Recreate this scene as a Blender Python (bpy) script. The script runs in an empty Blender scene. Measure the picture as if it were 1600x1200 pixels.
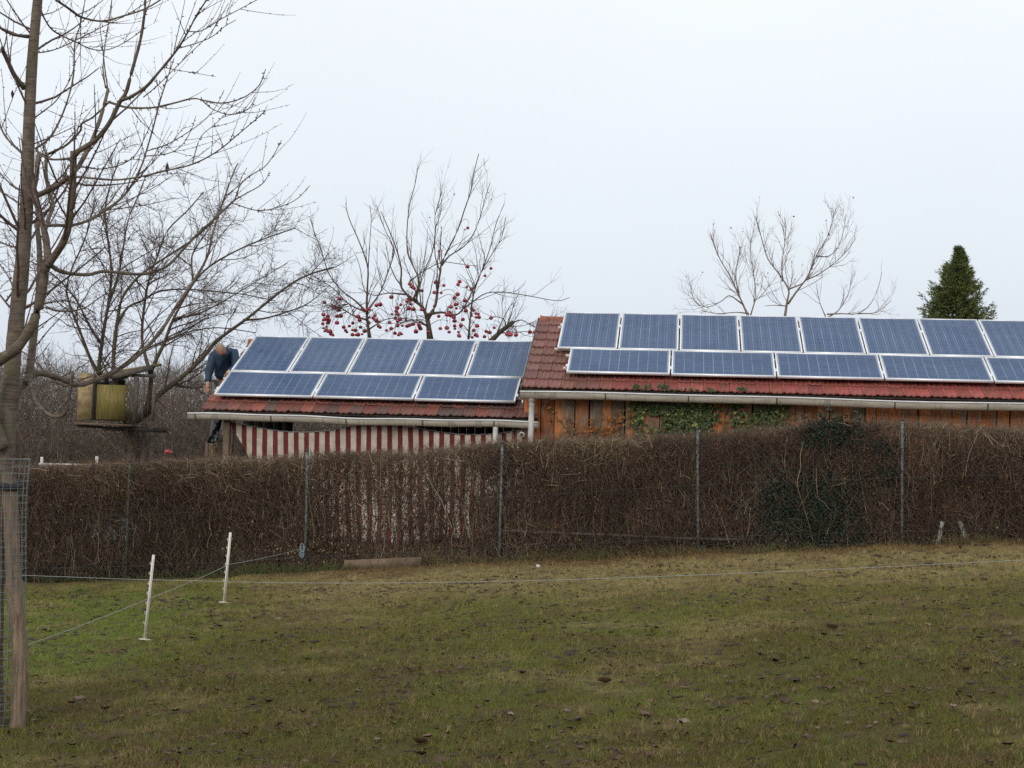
import bpy, math, random
import numpy as np
from mathutils import Matrix, Vector

SC = bpy.context.scene
COL = SC.collection
rng = np.random.default_rng(7)
random.seed(7)

# ------------------------------------------------------------------ camera
FPX, PITCH, ROLL, CZ = 2435.9, 0.0379, 0.0275, 2.1
cF = np.array([0, math.cos(PITCH), math.sin(PITCH)])
cU = np.array([0, -math.sin(PITCH), math.cos(PITCH)])
cR = np.array([1.0, 0, 0])
cX = math.cos(ROLL) * cR + math.sin(ROLL) * cU
cY = -math.sin(ROLL) * cR + math.cos(ROLL) * cU
CAM = np.array([0, 0, CZ])
cam_data = bpy.data.cameras.new('camera')
cam = bpy.data.objects.new('camera', cam_data)
COL.objects.link(cam)
cam_data.sensor_width = 36.0
cam_data.lens = FPX / 1600 * 36.0
cam_data.clip_end = 3000
cam_data.clip_start = 0.1
M = Matrix.Identity(4)
for i in range(3):
    M[i][0], M[i][1], M[i][2], M[i][3] = cX[i], cY[i], -cF[i], CAM[i]
cam.matrix_world = M
SC.camera = cam


def at(px, py, d):
    """the point on the ray of photo pixel (px, py) at distance d along Y"""
    v = cF + (px - 800) / FPX * cX + (600 - py) / FPX * cY
    return CAM + v * (d / v[1])


# ------------------------------------------------------------------ sky, sun, exposure
world = bpy.data.worlds.new('World')
SC.world = world
world.use_nodes = True
wn, wl = world.node_tree.nodes, world.node_tree.links
wn.clear()
SUN_EL, SUN_AZ = math.radians(24), math.radians(205)     # azimuth clockwise from +Y
w_out = wn.new('ShaderNodeOutputWorld')
w_bg = wn.new('ShaderNodeBackground')
w_sky = wn.new('ShaderNodeTexSky')
w_sky.sky_type = 'NISHITA'
w_sky.sun_disc = False
w_sky.sun_elevation = SUN_EL
w_sky.sun_rotation = SUN_AZ
w_sky.dust_density = 4.0
w_bg.inputs['Strength'].default_value = 0.10
w_co = wn.new('ShaderNodeTexCoord')
w_sep = wn.new('ShaderNodeSeparateXYZ')
wl.new(w_co.outputs['Generated'], w_sep.inputs[0])
w_ramp = wn.new('ShaderNodeValToRGB')               # even stratus: paler and brighter overhead
cr = w_ramp.color_ramp
cr.elements[0].position = 0.0
cr.elements[0].color = (0.73, 0.785, 0.865, 1)
cr.elements[1].position = 1.0
cr.elements[1].color = (1.12, 1.15, 1.18, 1)
for pos, c in ((0.07, (0.755, 0.815, 0.895)), (0.14, (0.83, 0.89, 0.955)), (0.28, (0.93, 0.98, 1.02))):
    e = cr.elements.new(pos)
    e.color = (*c, 1)
wl.new(w_sep.outputs['Z'], w_ramp.inputs[0])
w_noi = wn.new('ShaderNodeTexNoise')
w_noi.inputs['Scale'].default_value = 1.6
w_noi.inputs['Detail'].default_value = 3
wl.new(w_co.outputs['Generated'], w_noi.inputs['Vector'])
w_nr = wn.new('ShaderNodeMapRange')
w_nr.inputs['From Min'].default_value = 0.3
w_nr.inputs['From Max'].default_value = 0.7
w_nr.inputs['To Min'].default_value = 9.6
w_nr.inputs['To Max'].default_value = 10.6
wl.new(w_noi.outputs[0], w_nr.inputs['Value'])
w_sc = wn.new('ShaderNodeVectorMath')
w_sc.operation = 'SCALE'
wl.new(w_ramp.outputs['Color'], w_sc.inputs[0])
wl.new(w_nr.outputs[0], w_sc.inputs['Scale'])
w_mix = wn.new('ShaderNodeMix')
w_mix.data_type = 'RGBA'
w_mix.inputs['Factor'].default_value = 0.94         # cloud cover over the clear sky
wl.new(w_sky.outputs['Color'], w_mix.inputs['A'])
wl.new(w_sc.outputs[0], w_mix.inputs['B'])
wl.new(w_mix.outputs['Result'], w_bg.inputs['Color'])
wl.new(w_bg.outputs[0], w_out.inputs['Surface'])

sun_d = bpy.data.lights.new('sun', 'SUN')
sun_d.energy = 1.0
sun_d.angle = math.radians(22)
sun_d.color = (1.0, 0.95, 0.87)
sun = bpy.data.objects.new('sun', sun_d)
COL.objects.link(sun)
to_sun = Vector((math.sin(SUN_AZ) * math.cos(SUN_EL), math.cos(SUN_AZ) * math.cos(SUN_EL), math.sin(SUN_EL)))
sun.rotation_euler = to_sun.to_track_quat('Z', 'Y').to_euler()
sun.location = (0, 0, 30)

vs = SC.view_settings
vs.view_transform = 'Standard'
vs.look = 'None'
vs.exposure = 0.0
vs.gamma = 1.0
vs.use_curve_mapping = False
SC.render.engine = 'CYCLES'
SC.cycles.use_denoising = False
SC.cycles.denoiser = 'OPENIMAGEDENOISE'
SC.cycles.denoising_input_passes = 'RGB_ALBEDO_NORMAL'
SC.cycles.max_bounces = 6
SC.cycles.transparent_max_bounces = 8
SC.render.filter_size = 1.6


# ------------------------------------------------------------------ materials
def mat(name, build):
    m = bpy.data.materials.new(name)
    m.use_nodes = True
    nt = m.node_tree
    nt.nodes.clear()
    out = nt.nodes.new('ShaderNodeOutputMaterial')
    b = nt.nodes.new('ShaderNodeBsdfPrincipled')
    nt.links.new(b.outputs[0], out.inputs['Surface'])
    build(N(nt), b)
    return m


class N:
    def __init__(s, nt):
        s.nt = nt

    def n(s, t, **k):
        x = s.nt.nodes.new(t)
        for a, v in k.items():
            setattr(x, a, v)
        return x

    def l(s, a, b):
        s.nt.links.new(a, b)

    def co(s, which='Object', scale=(1, 1, 1)):
        c = s.n('ShaderNodeTexCoord')
        mp = s.n('ShaderNodeMapping')
        mp.inputs['Scale'].default_value = scale
        s.l(c.outputs[which], mp.inputs['Vector'])
        return mp.outputs[0]

    def noise(s, vec, scale, detail=4, rough=0.55):
        x = s.n('ShaderNodeTexNoise')
        x.inputs['Scale'].default_value = scale
        x.inputs['Detail'].default_value = detail
        x.inputs['Roughness'].default_value = rough
        if vec is not None:
            s.l(vec, x.inputs['Vector'])
        return x.outputs[0]

    def ramp(s, fac, stops):
        r = s.n('ShaderNodeValToRGB')
        el = r.color_ramp.elements
        while len(el) < len(stops):
            el.new(0.5)
        for e_, (p, c) in zip(el, stops):
            e_.position = p
            e_.color = (*c, 1) if len(c) == 3 else c
        s.l(fac, r.inputs[0])
        return r.outputs[0]

    def mix(s, f, a, b, mode='MIX'):
        x = s.n('ShaderNodeMix', data_type='RGBA', blend_type=mode)
        for v, nm in ((f, 'Factor'), (a, 'A'), (b, 'B')):
            if isinstance(v, (int, float)):
                x.inputs[nm].default_value = v
            elif isinstance(v, tuple):
                x.inputs[nm].default_value = (*v, 1)
            else:
                s.l(v, x.inputs[nm])
        return x.outputs['Result']

    def math(s, op, a, b=None):
        x = s.n('ShaderNodeMath', operation=op)
        for i_, v in enumerate((a, b)):
            if v is None:
                continue
            if isinstance(v, (int, float)):
                x.inputs[i_].default_value = v
            else:
                s.l(v, x.inputs[i_])
        return x.outputs[0]

    def attr(s, name):
        return s.n('ShaderNodeAttribute', attribute_name=name)

    def bump(s, b, h, strength, dist=0.01):
        x = s.n('ShaderNodeBump')
        x.inputs['Strength'].default_value = strength
        x.inputs['Distance'].default_value = dist
        s.l(h, x.inputs['Height'])
        s.l(x.outputs[0], b.inputs['Normal'])


def plain(name, c, rough=0.6, metal=0.0, var=0.25, scale=12, spec=0.5):
    def f(n, b):
        v = n.noise(n.co('Object'), scale, 5)
        d = tuple(x * (1 - var) for x in c)
        u = tuple(min(1, x * (1 + var)) for x in c)
        n.l(n.ramp(v, [(0.3, d), (0.7, u)]), b.inputs['Base Color'])
        b.inputs['Roughness'].default_value = rough
        b.inputs['Metallic'].default_value = metal
        b.inputs['Specular IOR Level'].default_value = spec
    return mat(name, f)


def tone_mat(name, stops, rough=0.8, trans=0.0):
    """colour by the per-vertex attribute 'tone' (each twig, blade or leaf has its own)"""
    def f(n, b):
        a = n.attr('tone')
        n.l(n.ramp(a.outputs['Fac'], stops), b.inputs['Base Color'])
        b.inputs['Roughness'].default_value = rough
        b.inputs['Specular IOR Level'].default_value = 0.25
        if trans:
            b.inputs['Subsurface Weight'].default_value = 0.0
    return mat(name, f)


def col_mat(name, rough=0.85):
    def f(n, b):
        a = n.attr('cover')
        n.l(a.outputs['Color'], b.inputs['Base Color'])
        b.inputs['Roughness'].default_value = rough
        b.inputs['Specular IOR Level'].default_value = 0.2
    return mat(name, f)


MT = {}


def build_materials():
    def ground(n, b):
        a = n.attr('cover')
        co = n.co('Object')
        v = n.noise(co, 9, 6, 0.7)
        w = n.noise(co, 55, 4, 0.7)
        c = n.mix(n.ramp(v, [(0.36, (0, 0, 0)), (0.62, (1, 1, 1))]), n.mix(0.5, a.outputs['Color'], (0.04, 0.028, 0.014)), a.outputs['Color'])
        c = n.mix(n.ramp(w, [(0.3, (0.45,) * 3), (0.7, (0, 0, 0))]), c, (0.022, 0.017, 0.009))
        n.l(c, b.inputs['Base Color'])
        b.inputs['Roughness'].default_value = 0.95
        b.inputs['Specular IOR Level'].default_value = 0.15
        n.bump(b, w, 0.7, 0.03)
    MT['ground'] = mat('ground', ground)
    MT['grass'] = col_mat('grass')
    MT['hedge_twig'] = tone_mat('hedge_twig', [(0.0, (0.050, 0.031, 0.022)), (0.45, (0.125, 0.078, 0.053)), (0.85, (0.225, 0.158, 0.104)), (1.0, (0.42, 0.335, 0.225))])
    MT['hedge_leaf'] = tone_mat('hedge_leaf', [(0.0, (0.060, 0.030, 0.018)), (0.5, (0.145, 0.072, 0.036)), (0.85, (0.26, 0.145, 0.045)), (1.0, (0.46, 0.35, 0.20))])
    MT['green_leaf'] = tone_mat('green_leaf', [(0.0, (0.014, 0.030, 0.016)), (0.5, (0.034, 0.062, 0.022)), (0.8, (0.10, 0.125, 0.038)), (1.0, (0.32, 0.31, 0.12))], 0.5)
    MT['holly_leaf'] = tone_mat('holly_leaf', [(0.0, (0.010, 0.022, 0.015)), (0.7, (0.026, 0.046, 0.028)), (1.0, (0.07, 0.10, 0.06))], 0.45)
    MT['thicket'] = tone_mat('thicket', [(0.0, (0.075, 0.055, 0.043)), (0.6, (0.165, 0.128, 0.10)), (1.0, (0.34, 0.285, 0.225))])
    MT['needle'] = tone_mat('needle', [(0.0, (0.034, 0.052, 0.022)), (0.5, (0.115, 0.150, 0.048)), (1.0, (0.24, 0.25, 0.08))])
    MT['litter'] = tone_mat('litter', [(0.0, (0.035, 0.022, 0.016)), (0.5, (0.09, 0.05, 0.032)), (0.85, (0.17, 0.105, 0.075)), (1.0, (0.30, 0.235, 0.19))], 0.6)

    def bark(lo, hi, moss, mlo, mhi, bands=0.0):
        def f(n, b):
            co = n.co('Object')
            v = n.noise(co, 14, 6, 0.65)
            c = n.ramp(v, [(0.3, lo), (0.7, hi)])
            if bands:
                wv = n.n('ShaderNodeTexNoise')
                wv.inputs['Scale'].default_value = 1.0
                wv.inputs['Detail'].default_value = 3
                n.l(n.co('Object', (6, 6, 75)), wv.inputs['Vector'])
                c = n.mix(n.ramp(wv.outputs[0], [(0.5, (0, 0, 0)), (0.68, (bands,) * 3)]), c, (0.045, 0.032, 0.026))
            m_ = n.noise(co, 3.2, 4, 0.6)
            c = n.mix(n.ramp(m_, [(mlo, (0, 0, 0)), (mhi, (1, 1, 1))]), c, moss)
            n.l(c, b.inputs['Base Color'])
            b.inputs['Roughness'].default_value = 0.8
            b.inputs['Specular IOR Level'].default_value = 0.3
            n.bump(b, n.noise(co, 40, 5), 0.6, 0.01)
        return f
    MT['cherry_bark'] = mat('cherry_bark', bark((0.085, 0.062, 0.048), (0.205, 0.160, 0.125), (0.135, 0.125, 0.068), 0.50, 0.75, 0.75))
    MT['cherry_twig'] = plain('cherry_twig', (0.095, 0.052, 0.042), 0.6, var=0.35, scale=5)
    MT['mossy_bark'] = mat('mossy_bark', bark((0.060, 0.044, 0.032), (0.135, 0.102, 0.072), (0.105, 0.092, 0.038), 0.50, 0.78))
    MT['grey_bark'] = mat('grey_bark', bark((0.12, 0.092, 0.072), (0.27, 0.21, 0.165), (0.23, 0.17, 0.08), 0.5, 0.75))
    MT['orchard_twig'] = plain('orchard_twig', (0.088, 0.058, 0.050), 0.75, var=0.35, scale=4)
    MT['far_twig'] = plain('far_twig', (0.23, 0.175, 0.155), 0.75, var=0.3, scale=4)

    def tile(n, b):
        oi = n.n('ShaderNodeObjectInfo')
        co = n.co('Object')
        v = n.noise(co, 16, 5, 0.65)
        c = n.mix(n.ramp(v, [(0.42, (0, 0, 0)), (0.72, (0.7,) * 3)]), oi.outputs['Color'], (0.075, 0.050, 0.042))
        w = n.n('ShaderNodeTexNoise')
        w.inputs['Scale'].default_value = 5
        ad = n.n('ShaderNodeVectorMath', operation='ADD')
        cb = n.n('ShaderNodeCombineXYZ')
        n.l(n.math('MULTIPLY', oi.outputs['Random'], 60.0), cb.inputs[0])
        n.l(co, ad.inputs[0])
        n.l(cb.outputs[0], ad.inputs[1])
        n.l(ad.outputs[0], w.inputs['Vector'])
        c = n.mix(n.ramp(w.outputs[0], [(0.58, (0, 0, 0)), (0.76, (0.8,) * 3)]), c, (0.095, 0.078, 0.045))
        n.l(c, b.inputs['Base Color'])
        b.inputs['Roughness'].default_value = 0.62
        b.inputs['Specular IOR Level'].default_value = 0.35
        n.bump(b, v, 0.35, 0.01)
    MT['tile'] = mat('roof_tile', tile)

    def plank(n, b):
        oi = n.n('ShaderNodeObjectInfo')
        c0 = n.n('ShaderNodeTexCoord')
        cb = n.n('ShaderNodeCombineXYZ')
        n.l(n.math('MULTIPLY', oi.outputs['Random'], 40.0), cb.inputs[0])
        n.l(n.math('MULTIPLY', oi.outputs['Random'], 17.0), cb.inputs[2])
        ad = n.n('ShaderNodeVectorMath', operation='ADD')
        n.l(c0.outputs['Object'], ad.inputs[0])
        n.l(cb.outputs[0], ad.inputs[1])
        mp = n.n('ShaderNodeMapping')
        mp.inputs['Scale'].default_value = (1, 1, 0.35)
        n.l(ad.outputs[0], mp.inputs['Vector'])
        v = n.noise(mp.outputs[0], 7, 6, 0.7)
        mp2 = n.n('ShaderNodeMapping')
        mp2.inputs['Scale'].default_value = (1, 1, 0.07)
        n.l(ad.outputs[0], mp2.inputs['Vector'])
        g = n.noise(mp2.outputs[0], 60, 4, 0.6)
        grey = n.ramp(g, [(0.3, (0.13, 0.095, 0.07)), (0.7, (0.36, 0.275, 0.205))])
        c = n.mix(n.ramp(v, [(0.47, (0, 0, 0)), (0.60, (1, 1, 1))]), oi.outputs['Color'], grey)
        sp = n.noise(ad.outputs[0], 30, 3, 0.7)
        c = n.mix(n.ramp(sp, [(0.60, (0, 0, 0)), (0.72, (0.8,) * 3)]), c, (0.045, 0.030, 0.020))
        c = n.mix(n.ramp(g, [(0.35, (0.5,) * 3), (0.6, (0, 0, 0))]), c, (0.07, 0.035, 0.018))
        n.l(c, b.inputs['Base Color'])
        b.inputs['Roughness'].default_value = 0.8
        b.inputs['Specular IOR Level'].default_value = 0.25
        n.bump(b, g, 0.5, 0.006)
    MT['plank'] = mat('weathered_plank', plank)

    def gutter(n, b):
        co = n.co('Object')
        v = n.noise(n.co('Object', (0.8, 6, 6)), 3, 5, 0.65)
        c = n.ramp(v, [(0.3, (0.36, 0.315, 0.255)), (0.7, (0.56, 0.51, 0.44))])
        st = n.noise(n.co('Object', (9, 1, 0.6)), 2.2, 3, 0.6)
        c = n.mix(n.ramp(st, [(0.55, (0, 0, 0)), (0.72, (0.6,) * 3)]), c, (0.22, 0.19, 0.145))
        n.l(c, b.inputs['Base Color'])
        b.inputs['Roughness'].default_value = 0.5
    MT['gutter'] = mat('gutter', gutter)
    MT['gutter_bead'] = plain('gutter_bead', (0.68, 0.68, 0.68), 0.35, var=0.15, scale=3)
    MT['white_pipe'] = plain('white_pipe', (0.62, 0.60, 0.56), 0.4, var=0.18, scale=6)
    MT['bracket'] = plain('bracket', (0.16, 0.15, 0.13), 0.5, 0.3)
    MT['alu'] = plain('aluminium_frame', (0.80, 0.80, 0.81), 0.42, 0.35, 0.06, 5)
    MT['alu_rail'] = plain('aluminium_rail', (0.75, 0.66, 0.52), 0.4, 0.25, 0.1, 5)
    MT['backsheet'] = plain('white_backsheet', (0.28, 0.37, 0.49), 0.22, var=0.08, scale=4, spec=0.35)

    def cells(n, b):
        a = n.attr('tone')
        uv = n.n('ShaderNodeUVMap')
        sp = n.n('ShaderNodeSeparateXYZ')
        n.l(uv.outputs[0], sp.inputs[0])
        # two silver busbars on each cell, running the long way of the module
        d1 = n.math('ABSOLUTE', n.math('SUBTRACT', n.math('ABSOLUTE', n.math('SUBTRACT', sp.outputs[0], 0.5)), 0.25))
        bus = n.math('LESS_THAN', d1, 0.012)
        cr_ = n.noise(n.co('Object'), 26, 4, 0.75)
        base = n.ramp(a.outputs['Fac'], [(0, (0.016, 0.046, 0.122)), (1, (0.030, 0.068, 0.165))])
        base = n.mix(n.ramp(cr_, [(0.4, (0, 0, 0)), (0.62, (0.5,) * 3)]), base, (0.044, 0.080, 0.16))
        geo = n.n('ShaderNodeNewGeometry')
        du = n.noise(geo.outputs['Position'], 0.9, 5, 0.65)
        base = n.mix(n.ramp(du, [(0.36, (0, 0, 0)), (0.7, (0.22,) * 3)]), base, (0.11, 0.16, 0.23))  # pale patches stand in for uneven sky reflections, put into the cell colour
        c = n.mix(bus, base, (0.17, 0.22, 0.31))
        n.l(c, b.inputs['Base Color'])
        b.inputs['Roughness'].default_value = 0.16
        b.inputs['IOR'].default_value = 1.24
        b.inputs['Specular IOR Level'].default_value = 0.4
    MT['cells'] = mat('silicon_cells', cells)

    def tarp(n, b):
        uv = n.n('ShaderNodeUVMap')
        sp = n.n('ShaderNodeSeparateXYZ')
        n.l(uv.outputs[0], sp.inputs[0])
        co = n.co('Object')
        wob = n.math('MULTIPLY', n.math('SUBTRACT', n.noise(co, 6, 3), 0.5), 0.05)
        fr = n.math('FRACT', n.math('ADD', sp.outputs[0], wob))
        red = n.math('LESS_THAN', fr, 0.47)
        v = n.noise(co, 5, 6, 0.7)
        cream = n.ramp(v, [(0.3, (0.36, 0.31, 0.235)), (0.65, (0.60, 0.545, 0.45))])
        redc = n.ramp(v, [(0.3, (0.105, 0.020, 0.022)), (0.7, (0.175, 0.036, 0.040))])
        n.l(n.mix(red, cream, redc), b.inputs['Base Color'])
        b.inputs['Roughness'].default_value = 0.8
        b.inputs['Specular IOR Level'].default_value = 0.2
    MT['tarp'] = mat('striped_canvas', tarp)

    def ply(n, b):
        v = n.noise(n.co('Object', (1, 1, 0.6)), 4, 6, 0.7)
        g = n.noise(n.co('Object', (1, 1, 0.1)), 40, 3)
        c = n.ramp(v, [(0.3, (0.13, 0.10, 0.028)), (0.5, (0.19, 0.155, 0.035)), (0.72, (0.27, 0.20, 0.075))])
        c = n.mix(n.ramp(g, [(0.35, (0.5,) * 3), (0.6, (0, 0, 0))]), c, (0.075, 0.055, 0.02))
        n.l(c, b.inputs['Base Color'])
        b.inputs['Roughness'].default_value = 0.85
    MT['mossy_ply'] = mat('mossy_plywood', ply)
    MT['hut_wood'] = plain('hut_wood', (0.16, 0.12, 0.05), 0.85, var=0.5, scale=16)
    MT['pale_ply'] = plain('pale_plywood', (0.30, 0.225, 0.115), 0.85, var=0.4, scale=9)
    MT['grey_wood'] = plain('grey_wood', (0.10, 0.082, 0.066), 0.85, var=0.4, scale=14)
    MT['brown_wood'] = plain('brown_wood', (0.13, 0.090, 0.058), 0.85, var=0.35, scale=14)
    MT['dark_wood'] = plain('dark_wood', (0.035, 0.026, 0.020), 0.85, var=0.4, scale=8)
    def stake(n, b):
        g = n.noise(n.co('Object', (1, 1, 0.06)), 70, 5, 0.7)
        v = n.noise(n.co('Object', (1, 1, 0.4)), 9, 4, 0.65)
        c = n.ramp(g, [(0.32, (0.085, 0.054, 0.036)), (0.52, (0.215, 0.150, 0.100)), (0.7, (0.32, 0.235, 0.165))])
        c = n.mix(n.ramp(v, [(0.45, (0, 0, 0)), (0.66, (0.75,) * 3)]), c, (0.12, 0.105, 0.09))
        n.l(c, b.inputs['Base Color'])
        b.inputs['Roughness'].default_value = 0.9
        n.bump(b, g, 0.8, 0.01)
    MT['stake_wood'] = mat('stake_wood', stake)
    MT['board'] = plain('board', (0.165, 0.112, 0.075), 0.85, var=0.3, scale=9)
    MT['galv'] = plain('galvanised_post', (0.128, 0.138, 0.134), 0.75, 0.0, 0.85, 30)
    MT['green_post'] = plain('green_coated_post', (0.055, 0.075, 0.055), 0.6, 0.0, 0.3, 18)
    MT['wire'] = plain('chain_wire', (0.075, 0.08, 0.075), 0.7, 0.0, 0.3)
    MT['guard_wire'] = plain('guard_wire', (0.20, 0.225, 0.22), 0.5, 0.2, 0.3)
    MT['white_plastic'] = plain('white_plastic', (0.74, 0.68, 0.60), 0.5, var=0.10, scale=16)
    MT['rope'] = plain('white_rope', (0.34, 0.37, 0.36), 0.7, var=0.2, scale=30)
    MT['blue_rope'] = plain('blue_rope', (0.12, 0.28, 0.34), 0.7, var=0.2, scale=30)
    MT['rubber'] = plain('rubber', (0.018, 0.019, 0.022), 0.6, var=0.2)
    MT['black_film'] = plain('black_film', (0.018, 0.020, 0.026), 0.35, var=0.5, scale=6)
    MT['blue_film'] = plain('blue_film', (0.30, 0.37, 0.42), 0.45, var=0.4, scale=9)
    MT['apple'] = plain('apple', (0.33, 0.030, 0.050), 0.35, var=0.4, scale=25)
    MT['jacket'] = plain('jacket', (0.018, 0.042, 0.082), 0.7, var=0.35, scale=10)
    MT['trousers'] = plain('trousers', (0.14, 0.145, 0.14), 0.85, var=0.25, scale=10)
    MT['skin'] = plain('skin', (0.42, 0.225, 0.155), 0.5, var=0.12, scale=18)
    MT['hair'] = plain('hair', (0.30, 0.225, 0.165), 0.8, var=0.25, scale=60)
    MT['shoe'] = plain('shoe', (0.02, 0.018, 0.016), 0.6)
    MT['pink'] = plain('pink_petal', (0.62, 0.16, 0.17), 0.6, var=0.25)
    MT['soil'] = plain('soil', (0.032, 0.022, 0.016), 0.95, var=0.4, scale=20)
    MT['dry_leaf'] = tone_mat('dry_leaf', [(0.0, (0.13, 0.05, 0.016)), (0.6, (0.30, 0.115, 0.03)), (1.0, (0.48, 0.24, 0.08))])
    MT['straw'] = tone_mat('straw', [(0.0, (0.10, 0.07, 0.03)), (0.6, (0.20, 0.15, 0.075)), (1.0, (0.34, 0.28, 0.15))])


build_materials()


# ------------------------------------------------------------------ mesh helpers
def np_mesh(name, verts, quads=None, tris=None, tone=None, cover=None, uv=None, smooth=False):
    verts = np.ascontiguousarray(verts, dtype=np.float32)
    idx, tot = [], []
    if quads is not None and len(quads):
        q = np.asarray(quads, np.int32)
        idx.append(q.ravel())
        tot.append(np.full(len(q), 4, np.int32))
    if tris is not None and len(tris):
        t = np.asarray(tris, np.int32)
        idx.append(t.ravel())
        tot.append(np.full(len(t), 3, np.int32))
    idx = np.concatenate(idx)
    tot = np.concatenate(tot)
    me = bpy.data.meshes.new(name)
    me.vertices.add(len(verts))
    me.vertices.foreach_set('co', verts.ravel())
    me.loops.add(len(idx))
    me.loops.foreach_set('vertex_index', idx)
    me.polygons.add(len(tot))
    st = np.zeros(len(tot), np.int32)
    st[1:] = np.cumsum(tot)[:-1]
    me.polygons.foreach_set('loop_start', st)
    me.polygons.foreach_set('loop_total', tot)
    if smooth:
        me.polygons.foreach_set('use_smooth', np.ones(len(tot), bool))
    me.update(calc_edges=True)
    if tone is not None:
        a = me.attributes.new('tone', 'FLOAT', 'POINT')
        a.data.foreach_set('value', np.ascontiguousarray(tone, np.float32))
    if cover is not None:
        a = me.attributes.new('cover', 'FLOAT_COLOR', 'POINT')
        c4 = np.ones((len(verts), 4), np.float32)
        c4[:, :3] = cover
        a.data.foreach_set('color', c4.ravel())
    if uv is not None:
        l_ = me.uv_layers.new(name='UVMap')
        l_.data.foreach_set('uv', np.ascontiguousarray(np.asarray(uv, np.float32)[idx]).ravel())
    return me


def unit(v):
    return v / np.maximum(np.linalg.norm(v, axis=-1, keepdims=True), 1e-9)


def tubes(P, R, sides=3, tone=None):
    """N tubes of K points each: P (N,K,3), R (N,K)"""
    P = np.asarray(P, float)
    R = np.asarray(R, float)
    n, k, _ = P.shape
    T = unit(np.gradient(P, axis=1))
    ref = np.where(np.abs(T[..., 2:3]) > 0.92, np.array([1.0, 0, 0]), np.array([0, 0, 1.0]))
    A = unit(np.cross(T, ref))
    B = np.cross(T, A)
    an = np.arange(sides) * 2 * math.pi / sides
    V = P[:, :, None] + R[:, :, None, None] * (np.cos(an)[:, None] * A[:, :, None] + np.sin(an)[:, None] * B[:, :, None])
    V = V.reshape(-1, 3)
    i0 = (np.arange(n)[:, None, None] * k + np.arange(k - 1)[None, :, None]) * sides
    s0 = np.arange(sides)[None, None]
    s1 = (s0 + 1) % sides
    Q = np.stack([i0 + s0, i0 + s1, i0 + sides + s1, i0 + sides + s0], -1).reshape(-1, 4)
    tn = None
    if tone is not None:
        tn = np.repeat(np.asarray(tone), k * sides)
    return V, Q, tn


class MB:
    """collects shapes for ONE mesh"""
    def __init__(s):
        s.v, s.q, s.t, s.tone, s.n = [], [], [], [], 0

    def add(s, V, Q=None, T=None, tone=None):
        V = np.asarray(V, float)
        if Q is not None and len(Q):
            s.q.append(np.asarray(Q) + s.n)
        if T is not None and len(T):
            s.t.append(np.asarray(T) + s.n)
        s.v.append(V)
        s.tone.append(np.full(len(V), 0.5) if tone is None else (np.full(len(V), tone) if np.isscalar(tone) else tone))
        s.n += len(V)
        return s

    def frame_box(s, o, a, b, c):
        """box from corner o with edge vectors a, b, c"""
        o, a, b, c = (np.asarray(x, float) for x in (o, a, b, c))
        V = [o, o + a, o + a + b, o + b, o + c, o + a + c, o + a + b + c, o + b + c]
        return s.add(V, [(0, 3, 2, 1), (4, 5, 6, 7), (0, 1, 5, 4), (1, 2, 6, 5), (2, 3, 7, 6), (3, 0, 4, 7)])

    def box(s, x0, x1, y0, y1, z0, z1):
        return s.frame_box((x0, y0, z0), (x1 - x0, 0, 0), (0, y1 - y0, 0), (0, 0, z1 - z0))

    def tube(s, pts, rad, sides=8, caps=True, tone=None):
        pts = np.asarray(pts, float)
        rad = np.full(len(pts), rad) if np.isscalar(rad) else np.asarray(rad, float)
        V, Q, _ = tubes(pts[None], rad[None], sides)
        T = []
        if caps:
            V = np.vstack([V, pts[:1], pts[-1:]])
            c0, c1 = len(V) - 2, len(V) - 1
            e0 = (len(pts) - 1) * sides
            for i_ in range(sides):
                j_ = (i_ + 1) % sides
                T += [(c0, j_, i_), (c1, e0 + i_, e0 + j_)]
        return s.add(V, Q, T, tone)

    def many(s, P, R, sides=3, tone=None):
        V, Q, tn = tubes(P, R, sides, tone)
        return s.add(V, Q, None, tn)

    def mesh(s, name, smooth=False, uv=None):
        return np_mesh(name, np.vstack(s.v), np.vstack(s.q) if s.q else None, np.vstack(s.t) if s.t else None,
                       tone=np.concatenate(s.tone), smooth=smooth, uv=uv)


WM = {}                                                  # world matrices of things and parts


def link(o, world=None, parent=None):
    COL.objects.link(o)
    w = Matrix.Identity(4) if world is None else world
    if parent is not None:
        o.parent = parent
        o.matrix_basis = WM[parent.name].inverted() @ w
    else:
        o.matrix_basis = w
    WM[o.name] = w.copy()
    return o


def tag(o, label=None, cat=None, group=None, kind=None):
    for k_, v_ in (('label', label), ('category', cat), ('group', group), ('kind', kind)):
        if v_:
            o[k_] = v_
    return o


def thing(name, label, cat, loc, group=None, rot=None):
    o = bpy.data.objects.new(name, None)
    o.empty_display_size = 0.2
    w = Matrix.Translation(Vector(loc))
    if rot is not None:
        w = w @ rot.to_4x4()
    link(o, w)
    return tag(o, label, cat, group)


def obj(name, me, m, parent=None, world=None, kind=None, color=None):
    if isinstance(me, MB):
        me = me.mesh(name)
    if m is not None and len(me.materials) == 0:
        me.materials.append(MT[m] if isinstance(m, str) else m)
    o = bpy.data.objects.new(name, me)
    link(o, world, parent)
    if kind:
        o['kind'] = kind
    if color:
        o.color = (*color, 1)
    return o


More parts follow.
